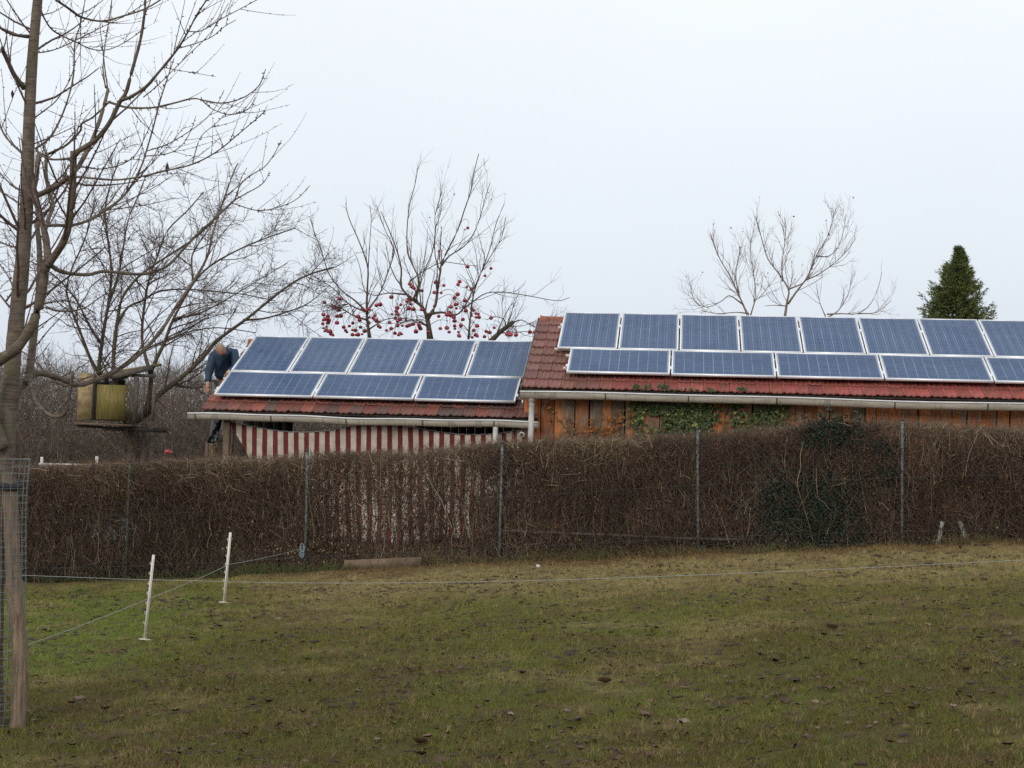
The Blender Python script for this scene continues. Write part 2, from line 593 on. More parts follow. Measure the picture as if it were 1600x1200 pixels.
def smooth_path(pts, sub=4):
    """Catmull-Rom through rows of any width"""
    p = np.asarray(pts, float)
    if len(p) < 3:
        t = np.linspace(0, 1, sub + 1)[:, None]
        return p[0] * (1 - t) + p[-1] * t
    q = np.vstack([2 * p[0] - p[1], p, 2 * p[-1] - p[-2]])
    out = []
    for i_ in range(1, len(q) - 2):
        a, b, c, d = q[i_ - 1:i_ + 3]
        for t in np.linspace(0, 1, sub, endpoint=False):
            out.append(0.5 * (2 * b + (c - a) * t + (2 * a - 5 * b + 4 * c - d) * t * t + (3 * b - a - 3 * c + d) * t ** 3))
    out.append(q[-2])
    return np.array(out)


def vnoise(x, y, seed=0):
    xi, yi = np.floor(x).astype(np.int64), np.floor(y).astype(np.int64)
    xf, yf = x - xi, y - yi
    u, v = xf * xf * (3 - 2 * xf), yf * yf * (3 - 2 * yf)

    def h(a, b):
        n_ = (a * 374761393 + b * 668265263 + seed * 1442695041) & 0x7fffffff
        n_ = ((n_ ^ (n_ >> 13)) * 1274126177) & 0x7fffffff
        return ((n_ ^ (n_ >> 16)) & 0xffff) / 65535.0
    return (h(xi, yi) * (1 - u) + h(xi + 1, yi) * u) * (1 - v) + (h(xi, yi + 1) * (1 - u) + h(xi + 1, yi + 1) * u) * v


def fbm(x, y, seed=0, octv=4):
    s_, a_, t_ = 0, 0.5, 0
    for k_ in range(octv):
        s_ = s_ + a_ * vnoise(x * 2 ** k_ + 13.7 * k_, y * 2 ** k_ - 7.1 * k_, seed + k_)
        t_ += a_
        a_ *= 0.5
    return s_ / t_


def sstep(a, b, x):
    t = np.clip((x - a) / (b - a), 0, 1)
    return t * t * (3 - 2 * t)


# ------------------------------------------------------------------ terrain
FTH = 0.095                                              # fence line heading
fe = np.array([math.cos(FTH), -math.sin(FTH), 0])
fn = np.array([math.sin(FTH), math.cos(FTH), 0])
FP0 = np.array([-0.0996, 19.8, 0])                       # a fence post


def fence_y(x):
    return FP0[1] - math.tan(FTH) * (x - FP0[0])


def ground_z(x, y):
    x = np.asarray(x, float)
    y = np.asarray(y, float)
    xs = 9 * np.tanh(x / 9)
    z = 0.585 + 0.087 * xs + 0.034 * (np.minimum(y, 19.8) - 20)
    far = sstep(20.5, 24, y)
    z = z * (1 - far) + far * (0.47 + 0.02 * xs)
    z = z + (fbm(x * 0.9, y * 0.9, 3, 3) - 0.5) * 0.07 * (1 - sstep(19.5, 22, y))
    z = z + (fbm(x * 4.0, y * 4.0, 9, 3) - 0.5) * 0.05 * (1 - sstep(19.5, 22, y))
    # trampled ridge along the fence
    d = y - fence_y(x)
    z = z + 0.06 * np.exp(-((d + 0.5) / 0.5) ** 2) * fbm(x * 1.5, y * 1.5, 21, 3)
    return z


def cover_col(x, y):
    """what grows or lies where: olive grass, fresh green, straw, bare brown soil"""
    n1 = fbm(x * 0.55, y * 0.55, 31)
    n2 = fbm(x * 2.2, y * 3.2, 41)
    n3 = fbm(x * 7, y * 9, 51)
    olive = np.array([0.150, 0.138, 0.028])
    green = np.array([0.150, 0.182, 0.028])
    straw = np.array([0.340, 0.262, 0.115])
    brown = np.array([0.130, 0.082, 0.045])
    d = y - fence_y(x)
    g = (1 - sstep(-0.6, 1.3, (x + 3.55 + 0.05 * (y - 15)) + 0.5 * (n2 - 0.5))) * sstep(12.2, 14.2, y) * (1 - 0.6 * sstep(17.5, 18.8, y))
    g = np.clip(g * 1.35 + 0.35 * sstep(0.5, 0.75, n1), 0, 1)
    c = olive * (0.70 + 0.30 * sstep(11.0, 16.5, y + 1.5 * (n1 - 0.5)))[..., None] + 0 * g[..., None]  # olive tone set darker toward the camera
    c = c + (green - c) * g[..., None]
    s = sstep(-4.2, -1.6, d) * 0.85 * sstep(-3.6, -1.5, x) + 0.25 * sstep(-1.4, -0.7, d) + 0.4 * sstep(0.52, 0.72, n2) * sstep(-4.6, -2, d) + 0.42 * sstep(0.55, 0.8, fbm(x * 1.3, y * 2.1, 77))
    s = np.clip(s * (0.55 + 0.9 * n3), 0, 0.9)
    c = c + (straw - c) * s[..., None]
    b = sstep(0.56, 0.76, n2) * 0.42 + sstep(-0.75, -0.25, d) * 0.6 + 0.6 * sstep(0.58, 0.72, n3)
    b = np.clip(b, 0, 0.88)
    c = c + (brown - c) * b[..., None]
    rust = sstep(-1.05, -0.35, d + 0.5 * (n2 - 0.5)) * sstep(-3.4, -1.8, x) * 0.6
    c = c + (np.array([0.205, 0.118, 0.050]) * (0.6 + 0.8 * n3)[..., None] - c) * rust[..., None]
    return c


def build_ground():
    xs = np.concatenate([-np.geomspace(900, 9, 26), np.linspace(-8.4, 9.6, 300), np.geomspace(10.4, 900, 26)])
    ys = np.concatenate([-np.geomspace(500, 3, 12), np.linspace(0, 7, 10), np.linspace(7.3, 21, 240), np.linspace(21.4, 34, 22), np.geomspace(36, 1500, 24)])
    X, Y = np.meshgrid(xs, ys)
    Z = ground_z(X, Y)
    V = np.stack([X, Y, Z], -1).reshape(-1, 3)
    nx = len(xs)
    i_ = (np.arange(len(ys) - 1)[:, None] * nx + np.arange(nx - 1)[None]).ravel()
    Q = np.stack([i_, i_ + 1, i_ + nx + 1, i_ + nx], -1)
    me = np_mesh('ground', V, Q, cover=cover_col(V[:, 0], V[:, 1]), smooth=True)
    o = obj('ground', me, 'ground', kind='structure')
    tag(o, 'uneven olive and straw coloured meadow in front of the hedge', 'ground')

    # blades of grass, thinner and denser near the camera
    r = np.random.default_rng(3)
    n = 440000
    t = r.random(n) ** 1.25
    y = 7.7 + t * 12.0
    x = (r.random(n) - 0.5) * 2 * (y * 0.345 + 0.35)
    keep = (r.random(n) < 0.30 + 0.7 * sstep(0.34, 0.52, fbm(x * 3, y * 3.4, 61))) & (y < fence_y(x) + 0.15)
    x, y = x[keep], y[keep]
    n = len(x)
    z = ground_z(x, y) - 0.004
    d = y - fence_y(x)
    h = (0.012 + 0.030 * r.random(n) ** 1.6) * (0.7 + 0.8 * fbm(x * 1.3, y * 1.3, 5)) * (1 + 0.9 * sstep(-0.5, 0, d))
    w = 0.0017 + 0.0016 * r.random(n)
    a = r.random(n) * 2 * math.pi
    lean = h * (0.3 + 1.0 * r.random(n))
    la = r.random(n) * 2 * math.pi
    B = np.stack([x, y, z], -1)
    S = np.stack([np.cos(a) * w, np.sin(a) * w, np.zeros(n)], -1)
    Tp = B + np.stack([np.cos(la) * lean, np.sin(la) * lean, h], -1)
    V = np.stack([B - S, B + S, Tp], 1).reshape(-1, 3)
    c = cover_col(x, y)
    var = (0.72 + 0.85 * r.random(n) ** 1.4)[:, None]
    dry = (r.random(n) < 0.16)[:, None]
    c = np.where(dry, 0.45 * c + 0.55 * np.array([0.27, 0.21, 0.095]), c * var)
    # taller tussocks here and there
    m = 1500
    ty = 8.2 + 11 * r.random(m) ** 1.1
    tx = (r.random(m) - 0.5) * 2 * ty * 0.345
    q = 16
    bx = np.repeat(tx, q) + r.normal(0, 0.016, m * q)
    by = np.repeat(ty, q) + r.normal(0, 0.016, m * q)
    hh = np.repeat(r.uniform(0.025, 0.075, m), q) * r.uniform(0.5, 1.1, m * q)
    an = r.random(m * q) * 2 * math.pi
    B2 = np.stack([bx, by, ground_z(bx, by) - 0.004], -1)
    S2 = np.stack([np.cos(an), np.sin(an), 0 * an], -1) * 0.0022
    ln = hh * r.uniform(0.1, 0.8, m * q)
    l2 = r.random(m * q) * 2 * math.pi
    T2 = B2 + np.stack([np.cos(l2) * ln, np.sin(l2) * ln, hh], -1)
    V = np.vstack([V, np.stack([B2 - S2, B2 + S2, T2], 1).reshape(-1, 3)])
    tint = np.repeat(np.where(r.random((m, 1)) < 0.35, np.array([[0.27, 0.21, 0.09]]), np.array([[0.12, 0.15, 0.03]])), q, axis=0) * r.uniform(0.7, 1.3, (m * q, 1))
    c = np.vstack([c, tint])
    me = np_mesh('grass', V, None, np.arange(len(V)).reshape(-1, 3), cover=np.repeat(c, 3, axis=0))
    o = obj('grass', me, 'grass', kind='stuff')
    tag(o, 'short olive grass blades covering the meadow', 'grass')


build_ground()

# ------------------------------------------------------------------ roofs: local frames from the solar arrays
YAW = 0.1067
be = np.array([math.cos(YAW), -math.sin(YAW), 0])
bh = np.array([math.sin(YAW), math.cos(YAW), 0])


class Roof:
    def __init__(s, origin, slope, v_eave, courses):
        s.o = np.array(origin) + CAM
        s.sl = slope
        s.n = bh * math.cos(slope) + np.array([0, 0, math.sin(slope)])          # up the slope
        s.w = np.cross(be, s.n)                                                   # out of the roof
        s.ve, s.nc = v_eave, courses

    def p(s, u, v, w=0.0):
        return s.o + u * be + v * s.n + w * s.w

    def mw(s, u, v, w=0.0, spin=0.0, tip=0.0):
        m = Matrix.Identity(4)
        P = s.p(u, v, w)
        for i_ in range(3):
            m[i_][0], m[i_][1], m[i_][2], m[i_][3] = be[i_], s.n[i_], s.w[i_], P[i_]
        return m @ Matrix.Rotation(spin, 4, 'Z') @ Matrix.Rotation(tip, 4, 'X')


RL = Roof((-4.9111, 25.7076, 0.6781), 0.4389, -0.335, 9)
RR = Roof((0.6381, 24.9887, 1.176), 0.4485, -0.37, 9)
GAUGE, TW, WT = 0.34, 0.205, -0.155                          # tile gauge, tile width, tile plane below the modules


def tile_mesh(name, seed):
    """interlocking double-trough clay tile, local x across, y up-slope, z out"""
    r = np.random.default_rng(seed)
    prof = np.array([(0.0, 0.004), (0.012, 0.022), (0.032, 0.022), (0.048, 0.006), (0.082, 0.0), (0.108, 0.012), (0.122, 0.012),
                     (0.142, 0.0), (0.176, 0.004), (0.192, 0.012), (0.203, 0.012)])
    prof[:, 1] += r.normal(0, 0.0007, len(prof))
    k = len(prof)
    rows = []
    for (y_, lift, th) in ((0.0, 0.030, 0), (0.03, 0.0285, 0), (0.405, 0.002, 0), (0.0, 0.030 - 0.020, 0), (0.405, -0.012, 0)):
        rows.append(np.stack([prof[:, 0], np.full(k, y_), prof[:, 1] + lift], -1))
    V = np.vstack(rows)
    Q = []
    for i_ in range(k - 1):
        Q += [(i_, i_ + 1, k + i_ + 1, k + i_), (k + i_, k + i_ + 1, 2 * k + i_ + 1, 2 * k + i_), (3 * k + i_, 3 * k + i_ + 1, i_ + 1, i_)]
    Q += [(0, k, 2 * k, 4 * k), (0, 4 * k, 3 * k, 3 * k)][:1]
    Q += [(k - 1, 4 * k - 1, 5 * k - 1, 3 * k - 1)]
    me = np_mesh(name, V, Q, smooth=False)
    me.materials.append(MT['tile'])
    return me


TILES = [tile_mesh('tile', s_) for s_ in (1, 2, 3)]


def lay_tiles(roof, deck, u0, ncol, visible, colour, r):
    rest = MB()
    for c_ in range(roof.nc):
        for k_ in range(ncol):
            u, v = u0 + k_ * TW, roof.ve + c_ * GAUGE
            spin, dv, dw = r.normal(0, 0.006), r.normal(0, 0.004), r.normal(0, 0.002)
            mw = roof.mw(u, v + dv, WT + dw, spin, r.normal(0, 0.006))
            me = TILES[r.integers(3)]
            if visible(c_, u, v):
                obj('tile', me, None, deck, mw, color=colour(c_, u, v, r))
            else:
                vv = np.empty(len(me.vertices) * 3, np.float32)
                me.vertices.foreach_get('co', vv)
                mm = np.array(mw)
                vv = vv.reshape(-1, 3) @ mm[:3, :3].T + mm[:3, 3]
                rest.add(vv, [tuple(p.vertices) for p in me.polygons])
    o = obj('tile_field', rest, 'tile', deck, kind='stuff', color=(0.24, 0.08, 0.055))
    return o


def half_round(roof, u0, u1, name, parent, brackets, joints, r_=0.078):
    """gutter: half-round trough under the eave, with bead and brackets"""
    v, w = roof.ve - 0.045, WT - 0.045
    sec = [(math.cos(a), 1.4 * math.sin(a)) for a in np.linspace(math.pi, 2 * math.pi, 11)]
    base0, base1 = roof.p(u0, v, w), roof.p(u1, v, w)
    nseg = 24
    L_ = np.linspace(0, 1, nseg + 1)
    sag = 0.010 * np.sin(L_ * 9.0) + 0.006 * np.sin(L_ * 23)
    V, Q = [], []
    for th in (r_, r_ - 0.006):
        for t_, sg in zip(L_, sag):
            c = base0 * (1 - t_) + base1 * t_ + np.array([0, 0, sg])
            for (a, b) in sec:
                V.append(c - bh * th * a * -1 + np.array([0, 0, th * b]))
    k = len(sec)
    off = (nseg + 1) * k
    for s_ in range(nseg):
        for i_ in range(k - 1):
            a = s_ * k + i_
            Q.append((a, a + 1, a + k + 1, a + k))
            Q.append((off + a, off + a + k, off + a + k + 1, off + a + 1))
    for s_ in (0, nseg):
        for i_ in range(k - 1):
            a = s_ * k + i_
            Q.append((a, a + 1, off + a + 1, off + a))
    ends = []
    mb = MB()
    mb.add(V, Q)
    g = obj(name, mb.mesh(name, smooth=True), 'gutter', parent)
    bead = MB()
    P = [base0 * (1 - t_) + base1 * t_ + np.array([0, 0, sg]) - bh * (r_ + 0.004) + np.array([0, 0, 0.006]) for t_, sg in zip(L_, sag)]
    bead.tube(P, 0.012, 8)
    obj('bead', bead.mesh('bead', True), 'gutter_bead', g)
    for kind, us, mm, wd, rr in (('bracket', brackets, 'bracket', 0.022, r_ + 0.004), ('joint_sleeve', joints, 'gutter', 0.10, r_ + 0.005)):
        for u in us:
            t_ = (u - u0) / (u1 - u0)
            c = base0 * (1 - t_) + base1 * t_ + np.array([0, 0, np.interp(t_, L_, sag)])
            V2, Q2 = [], []
            for du in (-wd / 2, wd / 2):
                for th in (rr, rr - 0.004):
                    for (a, b) in sec:
                        V2.append(c + be * du + bh * th * a + np.array([0, 0, th * b]))
            for i_ in range(k - 1):
                Q2 += [(i_, i_ + 1, 2 * k + i_ + 1, 2 * k + i_), (i_, i_ + 1, k + i_ + 1, k + i_), (2 * k + i_, 2 * k + i_ + 1, 3 * k + i_ + 1, 3 * k + i_)]
            obj(kind, MB().add(V2, Q2), mm, g)
    for u_, sgn in ((u0, 1), (u1, -1)):
        c = roof.p(u_, v, w) + be * 0.002 * sgn
        V2 = [c] + [c + bh * (r_ - 0.001) * a + np.array([0, 0, (r_ - 0.001) * b]) for (a, b) in sec]
        obj('end_cap', MB().add(V2, None, [(0, i_, i_ + 1) for i_ in range(1, k)]), 'gutter', g)
    return g


def deck(roof, u0, u1, back, name, parent):
    """roof boards under the tiles, front and back slope"""
    top = roof.ve + roof.nc * GAUGE
    mb = MB()
    mb.frame_box(roof.p(u0 + 0.03, roof.ve + 0.02, WT - 0.05), be * (u1 - u0 - 0.06), roof.n * (top - roof.ve - 0.02), roof.w * 0.03)
    nb = -bh * math.cos(roof.sl) + np.array([0, 0, math.sin(roof.sl)])
    P = roof.p(u0 + 0.03, top, WT - 0.02)
    wb = np.cross(nb, be)
    mb.frame_box(P, be * (u1 - u0 - 0.06), -nb * back, -wb * 0.035)
    return obj(name, mb, 'dark_wood', parent)


# ------------------------------------------------------------------ the barn (right)
def eave_point(roof, u, back=0.0, dz=0.0):
    return roof.p(u, roof.ve, WT) + bh * back + np.array([0, 0, dz])


def build_barn():
    r = np.random.default_rng(11)
    base = eave_point(RR, 4.0, 0.3)
    barn = thing('barn', 'long low barn of orange-brown planks with red tiled roof beside the canvas-sided shed', 'barn', (base[0], base[1], float(ground_z(base[0], base[1]))))
    U0, U1 = -0.455, 12.05
    dk = deck(RR, U0, U1, 3.1, 'roof', barn)

    def vis(c_, u, v):
        return c_ <= 1 or u < 0.36
    def colour(c_, u, v, q):
        red = np.array([0.33, 0.078, 0.060])
        old = np.array([0.205, 0.078, 0.062])
        t_ = sstep(0.2, 1.4, np.array(u + 0.0)) if c_ <= 1 else 0.0
        c = old * (1 - t_) + red * t_
        return tuple(c * q.uniform(0.74, 1.22) * np.array([1, q.uniform(0.88, 1.12), q.uniform(0.88, 1.12)]))
    lay_tiles(RR, dk, U0, 61, vis, colour, r)
    # ridge tiles
    top = RR.ve + RR.nc * GAUGE
    for k_ in range(31):
        u = U0 + 0.02 + k_ * 0.40
        V, Q = [], []
        an = np.linspace(-0.15, math.pi + 0.15, 9)
        for j_, (du, rad) in enumerate(((0.0, 0.105), (0.03, 0.105), (0.05, 0.095), (0.42, 0.088))):
            c = RR.p(u + du, top - 0.01, WT - 0.035)
            for a in an:
                V.append(c + bh * math.cos(a) * rad * 1.15 + np.array([0, 0, math.sin(a) * rad]))
        for j_ in range(3):
            for i_ in range(8):
                a = j_ * 9 + i_
                Q.append((a, a + 1, a + 10, a + 9))
        obj('ridge_tile', MB().add(V, Q).mesh('ridge_tile', True), 'tile', dk, color=tuple(np.array([0.36, 0.10, 0.06]) * r.uniform(0.85, 1.15)))
    # verge board on the gable edge
    mb = MB()
    mb.frame_box(RR.p(U0 - 0.022, RR.ve + 0.01, WT - 0.09), be * 0.022, RR.n * (top - RR.ve), RR.w * 0.115)
    obj('verge_board', mb, 'grey_wood', barn)
    br = [U0 + 0.15 + 0.62 * k_ for k_ in range(21)]
    g = half_round(RR, U0 - 0.02, U1, 'gutter', barn, [0.88, 2.18, 3.55, 5.35, 6.75, 8.1, 9.5, 10.9], [0.05, 4.32, 8.9])
    # front wall planks
    u = U0 + 0.02
    eave_z = lambda uu: RR.p(uu, RR.ve + 0.20, WT - 0.06)[2]
    k_ = 0
    oranges = [(0.50, 0.165, 0.050), (0.44, 0.14, 0.042), (0.38, 0.14, 0.058), (0.52, 0.195, 0.065), (0.33, 0.115, 0.048), (0.42, 0.185, 0.09)]
    while u < U1 - 0.1:
        wd = r.uniform(0.13, 0.235)
        grey = k_ in (4, 14, 21, 22) or r.random() < 0.2
        P = eave_point(RR, u, 0.30 + r.uniform(-0.006, 0.008))
        zb = float(ground_z(P[0], P[1])) - 0.05
        zt = eave_z(u) + 0.02
        h = zt - zb
        b = 0.004
        # bevelled board with slightly uneven edges
        V = []
        for z_ in np.linspace(0, h, 7):
            e0, e1 = r.normal(0, 0.003), r.normal(0, 0.003)
            V += [(e0, b, z_), (e0 + b, 0, z_), (wd - 0.007 + e1 - b, 0, z_), (wd - 0.007 + e1, b, z_), (wd - 0.007 + e1, 0.022, z_), (e0, 0.022, z_)]
        Q = []
        for j_ in range(6):
            for i_ in range(6):
                Q.append((j_ * 6 + i_, j_ * 6 + (i_ + 1) % 6, j_ * 6 + 6 + (i_ + 1) % 6, j_ * 6 + 6 + i_))
        mw = Matrix.Translation(Vector((P[0], P[1], zb))) @ Matrix.Rotation(-YAW + r.normal(0, 0.003), 4, 'Z') @ Matrix.Rotation(r.normal(0, 0.004), 4, 'Y')
        c = (0.15, 0.115, 0.085) if grey else oranges[r.integers(len(oranges))]
        obj('plank', MB().add(V, Q), 'plank', barn, mw, color=tuple(np.array(c) * r.uniform(0.8, 1.15)))
        u += wd
        k_ += 1
    # backing so that no light falls through the gaps; gable, back and far end
    z0 = float(ground_z(base[0], base[1])) - 0.3
    P = eave_point(RR, U0 + 0.06, 0.36)
    P[2] = z0
    depth = 4.9
    mb = MB().frame_box(P, be * (U1 - U0 - 0.12), bh * 0.05, np.array([0, 0, eave_z(0) - z0 - 0.04]))
    obj('inner_wall', mb, 'dark_wood', barn)
    for uu in (U0 + 0.10, U1 - 0.18):
        A = eave_point(RR, uu, 0.42)
        A[2] = z0
        B = A + bh * depth
        zt = eave_z(0) - 0.05
        Mx = (A + B) / 2
        V = []
        for du in (0, 0.05):
            for q in ((A, z0), (B, z0), (B, zt), (Mx, zt + 1.02), (A, zt)):
                V.append(q[0] * [1, 1, 0] + be * du + np.array([0, 0, q[1]]))
        T = [(0, 1, 2), (0, 2, 3), (0, 3, 4), (5, 7, 6), (5, 8, 7), (5, 9, 8)]
        Q = [(i_, (i_ + 1) % 5, 5 + (i_ + 1) % 5, 5 + i_) for i_ in range(5)]
        obj('gable_wall', MB().add(V, Q, T), 'plank', barn, color=(0.25, 0.10, 0.04))
    P = P + bh * depth
    obj('back_wall', MB().frame_box(P, be * (U1 - U0 - 0.12), bh * 0.05, np.array([0, 0, eave_z(0) - z0 - 0.04])), 'plank', barn, color=(0.25, 0.10, 0.04))
    # white downpipe at the corner
    gp = RR.p(U0 + 0.16, RR.ve - 0.045, WT - 0.10)
    bot = at(834, 700, gp[1] + 0.1)
    mb = MB().tube(smooth_path([gp + [0, 0, 0.02], gp + [0, 0, -0.10], gp + bh * 0.06 + [0, 0, -0.30], [gp[0] - 0.005, gp[1] + 0.08, gp[2] - 1.2], [gp[0] - 0.02, gp[1] + 0.08, 0.55]], 4), 0.045, 12)
    dp = obj('downpipe', mb.mesh('downpipe', True), 'white_pipe', barn)
    obj('socket', MB().tube([gp + [0, 0, -0.01], gp + [0, 0, -0.10]], 0.053, 12).mesh('socket', True), 'gutter', dp)
    return barn


build_barn()


# ------------------------------------------------------------------ the shed (left), canvas side
def build_shed():
    r = np.random.default_rng(12)
    base = eave_point(RL, 2.5, 1.0)
    shed = thing('shed', 'open shed with red tiled roof and beige gutter left of the barn', 'shed', (base[0], base[1], float(ground_z(base[0], base[1]))))
    U0, U1 = -0.13, 5.41
    dk = deck(RL, U0, U1, 2.6, 'roof', shed)

    def vis(c_, u, v):
        return c_ <= 1 or u < 0.10 or u > 4.9

    def colour(c_, u, v, q):
        red = np.array([0.285, 0.082, 0.056])
        dark = np.array([0.100, 0.066, 0.058])
        t_ = q.uniform(0, 0.4) if q.random() > 0.18 + 0.55 * float(sstep(2.6, 4.8, np.array(u))) else q.uniform(0.5, 1.0)
        c = red * (1 - t_) + dark * t_
        return tuple(c * q.uniform(0.72, 1.2))
    lay_tiles(RL, dk, U0, 27, vis, colour, r)
    top = RL.ve + RL.nc * GAUGE
    for k_ in range(14):
        u = U0 - 0.02 + k_ * 0.40
        V, Q = [], []
        an = np.linspace(-0.15, math.pi + 0.15, 9)
        for (du, rad) in ((0.0, 0.098), (0.03, 0.098), (0.05, 0.09), (0.41, 0.084)):
            c = RL.p(u + du, top - 0.01, WT - 0.03)
            for a in an:
                V.append(c + bh * math.cos(a) * rad * 1.15 + np.array([0, 0, math.sin(a) * rad]))
        for j_ in range(3):
            for i_ in range(8):
                a = j_ * 9 + i_
                Q.append((a, a + 1, a + 10, a + 9))
        obj('ridge_tile', MB().add(V, Q).mesh('ridge_tile', True), 'tile', dk, color=tuple(np.array([0.36, 0.115, 0.065]) * r.uniform(0.85, 1.15)))
    half_round(RL, U0 - 0.20, U1 + 0.0, 'gutter', shed, [-0.20, 1.06, 2.30, 3.55, 4.70], [0.12, 4.02, 4.45], 0.072)
    # posts, rafters ends, back boards
    zb = float(ground_z(base[0], base[1])) - 0.1
    zt = RL.p(0, RL.ve, WT - 0.08)[2]

    def post(u, back, w_, mm, name='post', top_=None, lean=0.0):
        P = eave_point(RL, u, back)
        P[2] = zb
        t_ = (zt if top_ is None else top_) - zb
        obj(name, MB().frame_box(P, be * w_, bh * w_, np.array([lean, 0, t_])), mm, shed)
    post(0.22, 0.10, 0.10, 'brown_wood')
    post(5.15, 0.30, 0.11, 'brown_wood')
    post(2.7, 2.2, 0.11, 'dark_wood', top_=zt + 0.9)
    post(0.10, 4.6, 0.11, 'dark_wood')
    post(5.15, 4.6, 0.11, 'dark_wood')
    P = eave_point(RL, U0 + 0.1, 0.12, -0.13)
    obj('eave_beam', MB().frame_box(P, be * (U1 - U0 - 0.15), bh * 0.08, np.array([0, 0, 0.10])), 'dark_wood', shed)
    for k_ in range(9):
        u = U0 + 0.1 + k_ * 0.64
        obj('rafter', MB().frame_box(RL.p(u, RL.ve + 0.06, WT - 0.16), be * 0.06, RL.n * 2.9, RL.w * 0.10), 'dark_wood', shed)
    for (a, b, hh, bk) in ((0.24, 0.96, 2.15, 1.2), (2.62, 5.3, 2.35, 4.7)):
        u = a
        while u < b:
            wd = r.uniform(0.14, 0.2)
            P = eave_point(RL, u, bk)
            P[2] = zb
            obj('back_board', MB().frame_box(P, be * (wd - 0.01), bh * 0.025, np.array([0, 0, hh + r.uniform(-0.03, 0.03)])), 'dark_wood', shed)
            u += wd
    # white downpipe in front of the canvas, and a pipe end near the barn
    gp = RL.p(4.72, RL.ve - 0.045, WT - 0.08)
    mb = MB().tube(smooth_path([gp, gp + [0, 0, -0.16], gp + [-0.005, 0.0, -0.4], [gp[0] - 0.02, gp[1], 0.5]], 3), 0.042, 12)
    obj('downpipe', mb.mesh('downpipe', True), 'white_pipe', shed)
    c = at(815, 679, RL.p(5.2, RL.ve, WT)[1] - 0.02)
    mb = MB().tube([c, c + bh * 0.25], 0.045, 14)
    pe = obj('pipe_end', mb, 'white_pipe', shed)
    obj('pipe_bore', MB().tube([c - bh * 0.004, c + bh * 0.02], 0.026, 12), 'rubber', pe)

    # striped canvas: hangs from a cord, folds down to the ground
    d_ = eave_point(RL, 2.0, 0.16)[1]
    top_px = smooth_path([(352, 657), (372, 662), (410, 670), (445, 675), (480, 676), (512, 674), (540, 668), (575, 663), (620, 664), (660, 671), (700, 678), (740, 680), (780, 678), (800, 674), (822, 670)], 6)
    bot_px = np.interp(np.linspace(0, 1, len(top_px)), [0, 0.06, 0.16, 0.3, 1], [446, 452, 462, 486, 822])
    nr = 26
    V, UVs = [], []
    for j_ in range(nr):
        t_ = j_ / (nr - 1)
        for i_, (x_, y_) in enumerate(top_px):
            s_ = i_ / (len(top_px) - 1)
            yb = 846 + 5 * math.sin(s_ * 14)
            xx = x_ * (1 - t_ ** 0.8) + bot_px[i_] * t_ ** 0.8
            d0 = d_ - (x_ - 560) * 0.00117
            fold = 0.035 * math.sin(s_ * 58 + 1.5 * t_ + 2 * math.sin(s_ * 11)) * (0.35 + 0.65 * t_) + 0.03 * math.sin(s_ * 23 + 3 * t_)
            V.append(at(xx + 2.0 * math.sin(t_ * 7 + s_ * 31) * t_, y_ * (1 - t_) + yb * t_, d0 + fold))
            UVs.append(((xx - 352) / 16.25 + 0.42, t_))
    nc = len(top_px)
    Q = [(j_ * nc + i_, j_ * nc + i_ + 1, (j_ + 1) * nc + i_ + 1, (j_ + 1) * nc + i_) for j_ in range(nr - 1) for i_ in range(nc - 1)]
    me = np_mesh('striped_canvas', V, Q, uv=UVs, smooth=True)
    cv = obj('striped_canvas', me, 'tarp')
    cv.modifiers.new('thickness', 'SOLIDIFY').thickness = 0.003
    tag(cv, 'red and cream striped canvas hanging in folds under the shed gutter', 'canvas')
    cord = MB().tube(smooth_path([eave_point(RL, 0.22, 0.14, -0.1)] + [at(x_, y_ - 1, d_ - (x_ - 560) * 0.00117) for x_, y_ in top_px[::8]] + [eave_point(RL, 5.2, 0.28, -0.18)], 3), 0.005, 5)
    tag(obj('hanging_cord', cord, 'rope'), 'thin cord carrying the striped canvas under the gutter', 'cord')
    # timber leaning at the open corner, black film rolled beside it
    dl = eave_point(RL, 0.05, 0.35)[1]
    for (x0, y0, x1, y1, w_, dd, mm, lab) in ((321, 690, 318, 800, 0.055, 0.10, 'brown_wood', 'narrow weathered plank leaning outermost at the open corner of the shed'),
                                        (328, 693, 325, 800, 0.06, 0.18, 'pale_ply', 'pale plank beside the dark rolled film at the shed corner'),
                                        (333, 697, 331, 800, 0.045, 0.26, 'pale_ply', 'thin pale batten against the corner post of the shed'),
                                        (350, 690, 350, 800, 0.05, 0.30, 'grey_wood', 'grey batten standing behind the corner post of the shed')):
        A, B = at(x0, y0, dl + dd), at(x1, y1, dl + dd - 0.1)
        B[2] = float(ground_z(B[0], B[1]))
        o = obj('leaning_plank', MB().frame_box(B, be * w_, bh * 0.03, A - B), mm)
        tag(o, lab, 'plank', 'timber leaning at the shed corner')
    q = np.random.default_rng(19)
    nx_, nz_ = 5, 14
    V = []
    for j_ in range(nz_):
        t_ = j_ / (nz_ - 1)
        for i_ in range(nx_):
            s_ = i_ / (nx_ - 1)
            V.append(at(335 + 13 * s_ - 12 * t_ + q.normal(0, 0.5), 656 + 36 * t_ + q.normal(0, 0.4), dl + 0.06 + 0.05 * math.sin(s_ * 7 + t_ * 5) + q.normal(0, 0.012)))
    Q = [(j_ * nx_ + i_, j_ * nx_ + i_ + 1, (j_ + 1) * nx_ + i_ + 1, (j_ + 1) * nx_ + i_) for j_ in range(nz_ - 1) for i_ in range(nx_ - 1)]
    o = obj('black_film', MB().add(V, Q), 'black_film')
    o.modifiers.new('thickness', 'SOLIDIFY').thickness = 0.004
    tag(o, 'crumpled strip of black film hanging at the open shed corner', 'film')
    return shed


build_shed()


# ------------------------------------------------------------------ solar modules and rails
PW, PH, PT, GAP, GAP2 = 0.99, 1.65, 0.040, 0.0236, 0.0306


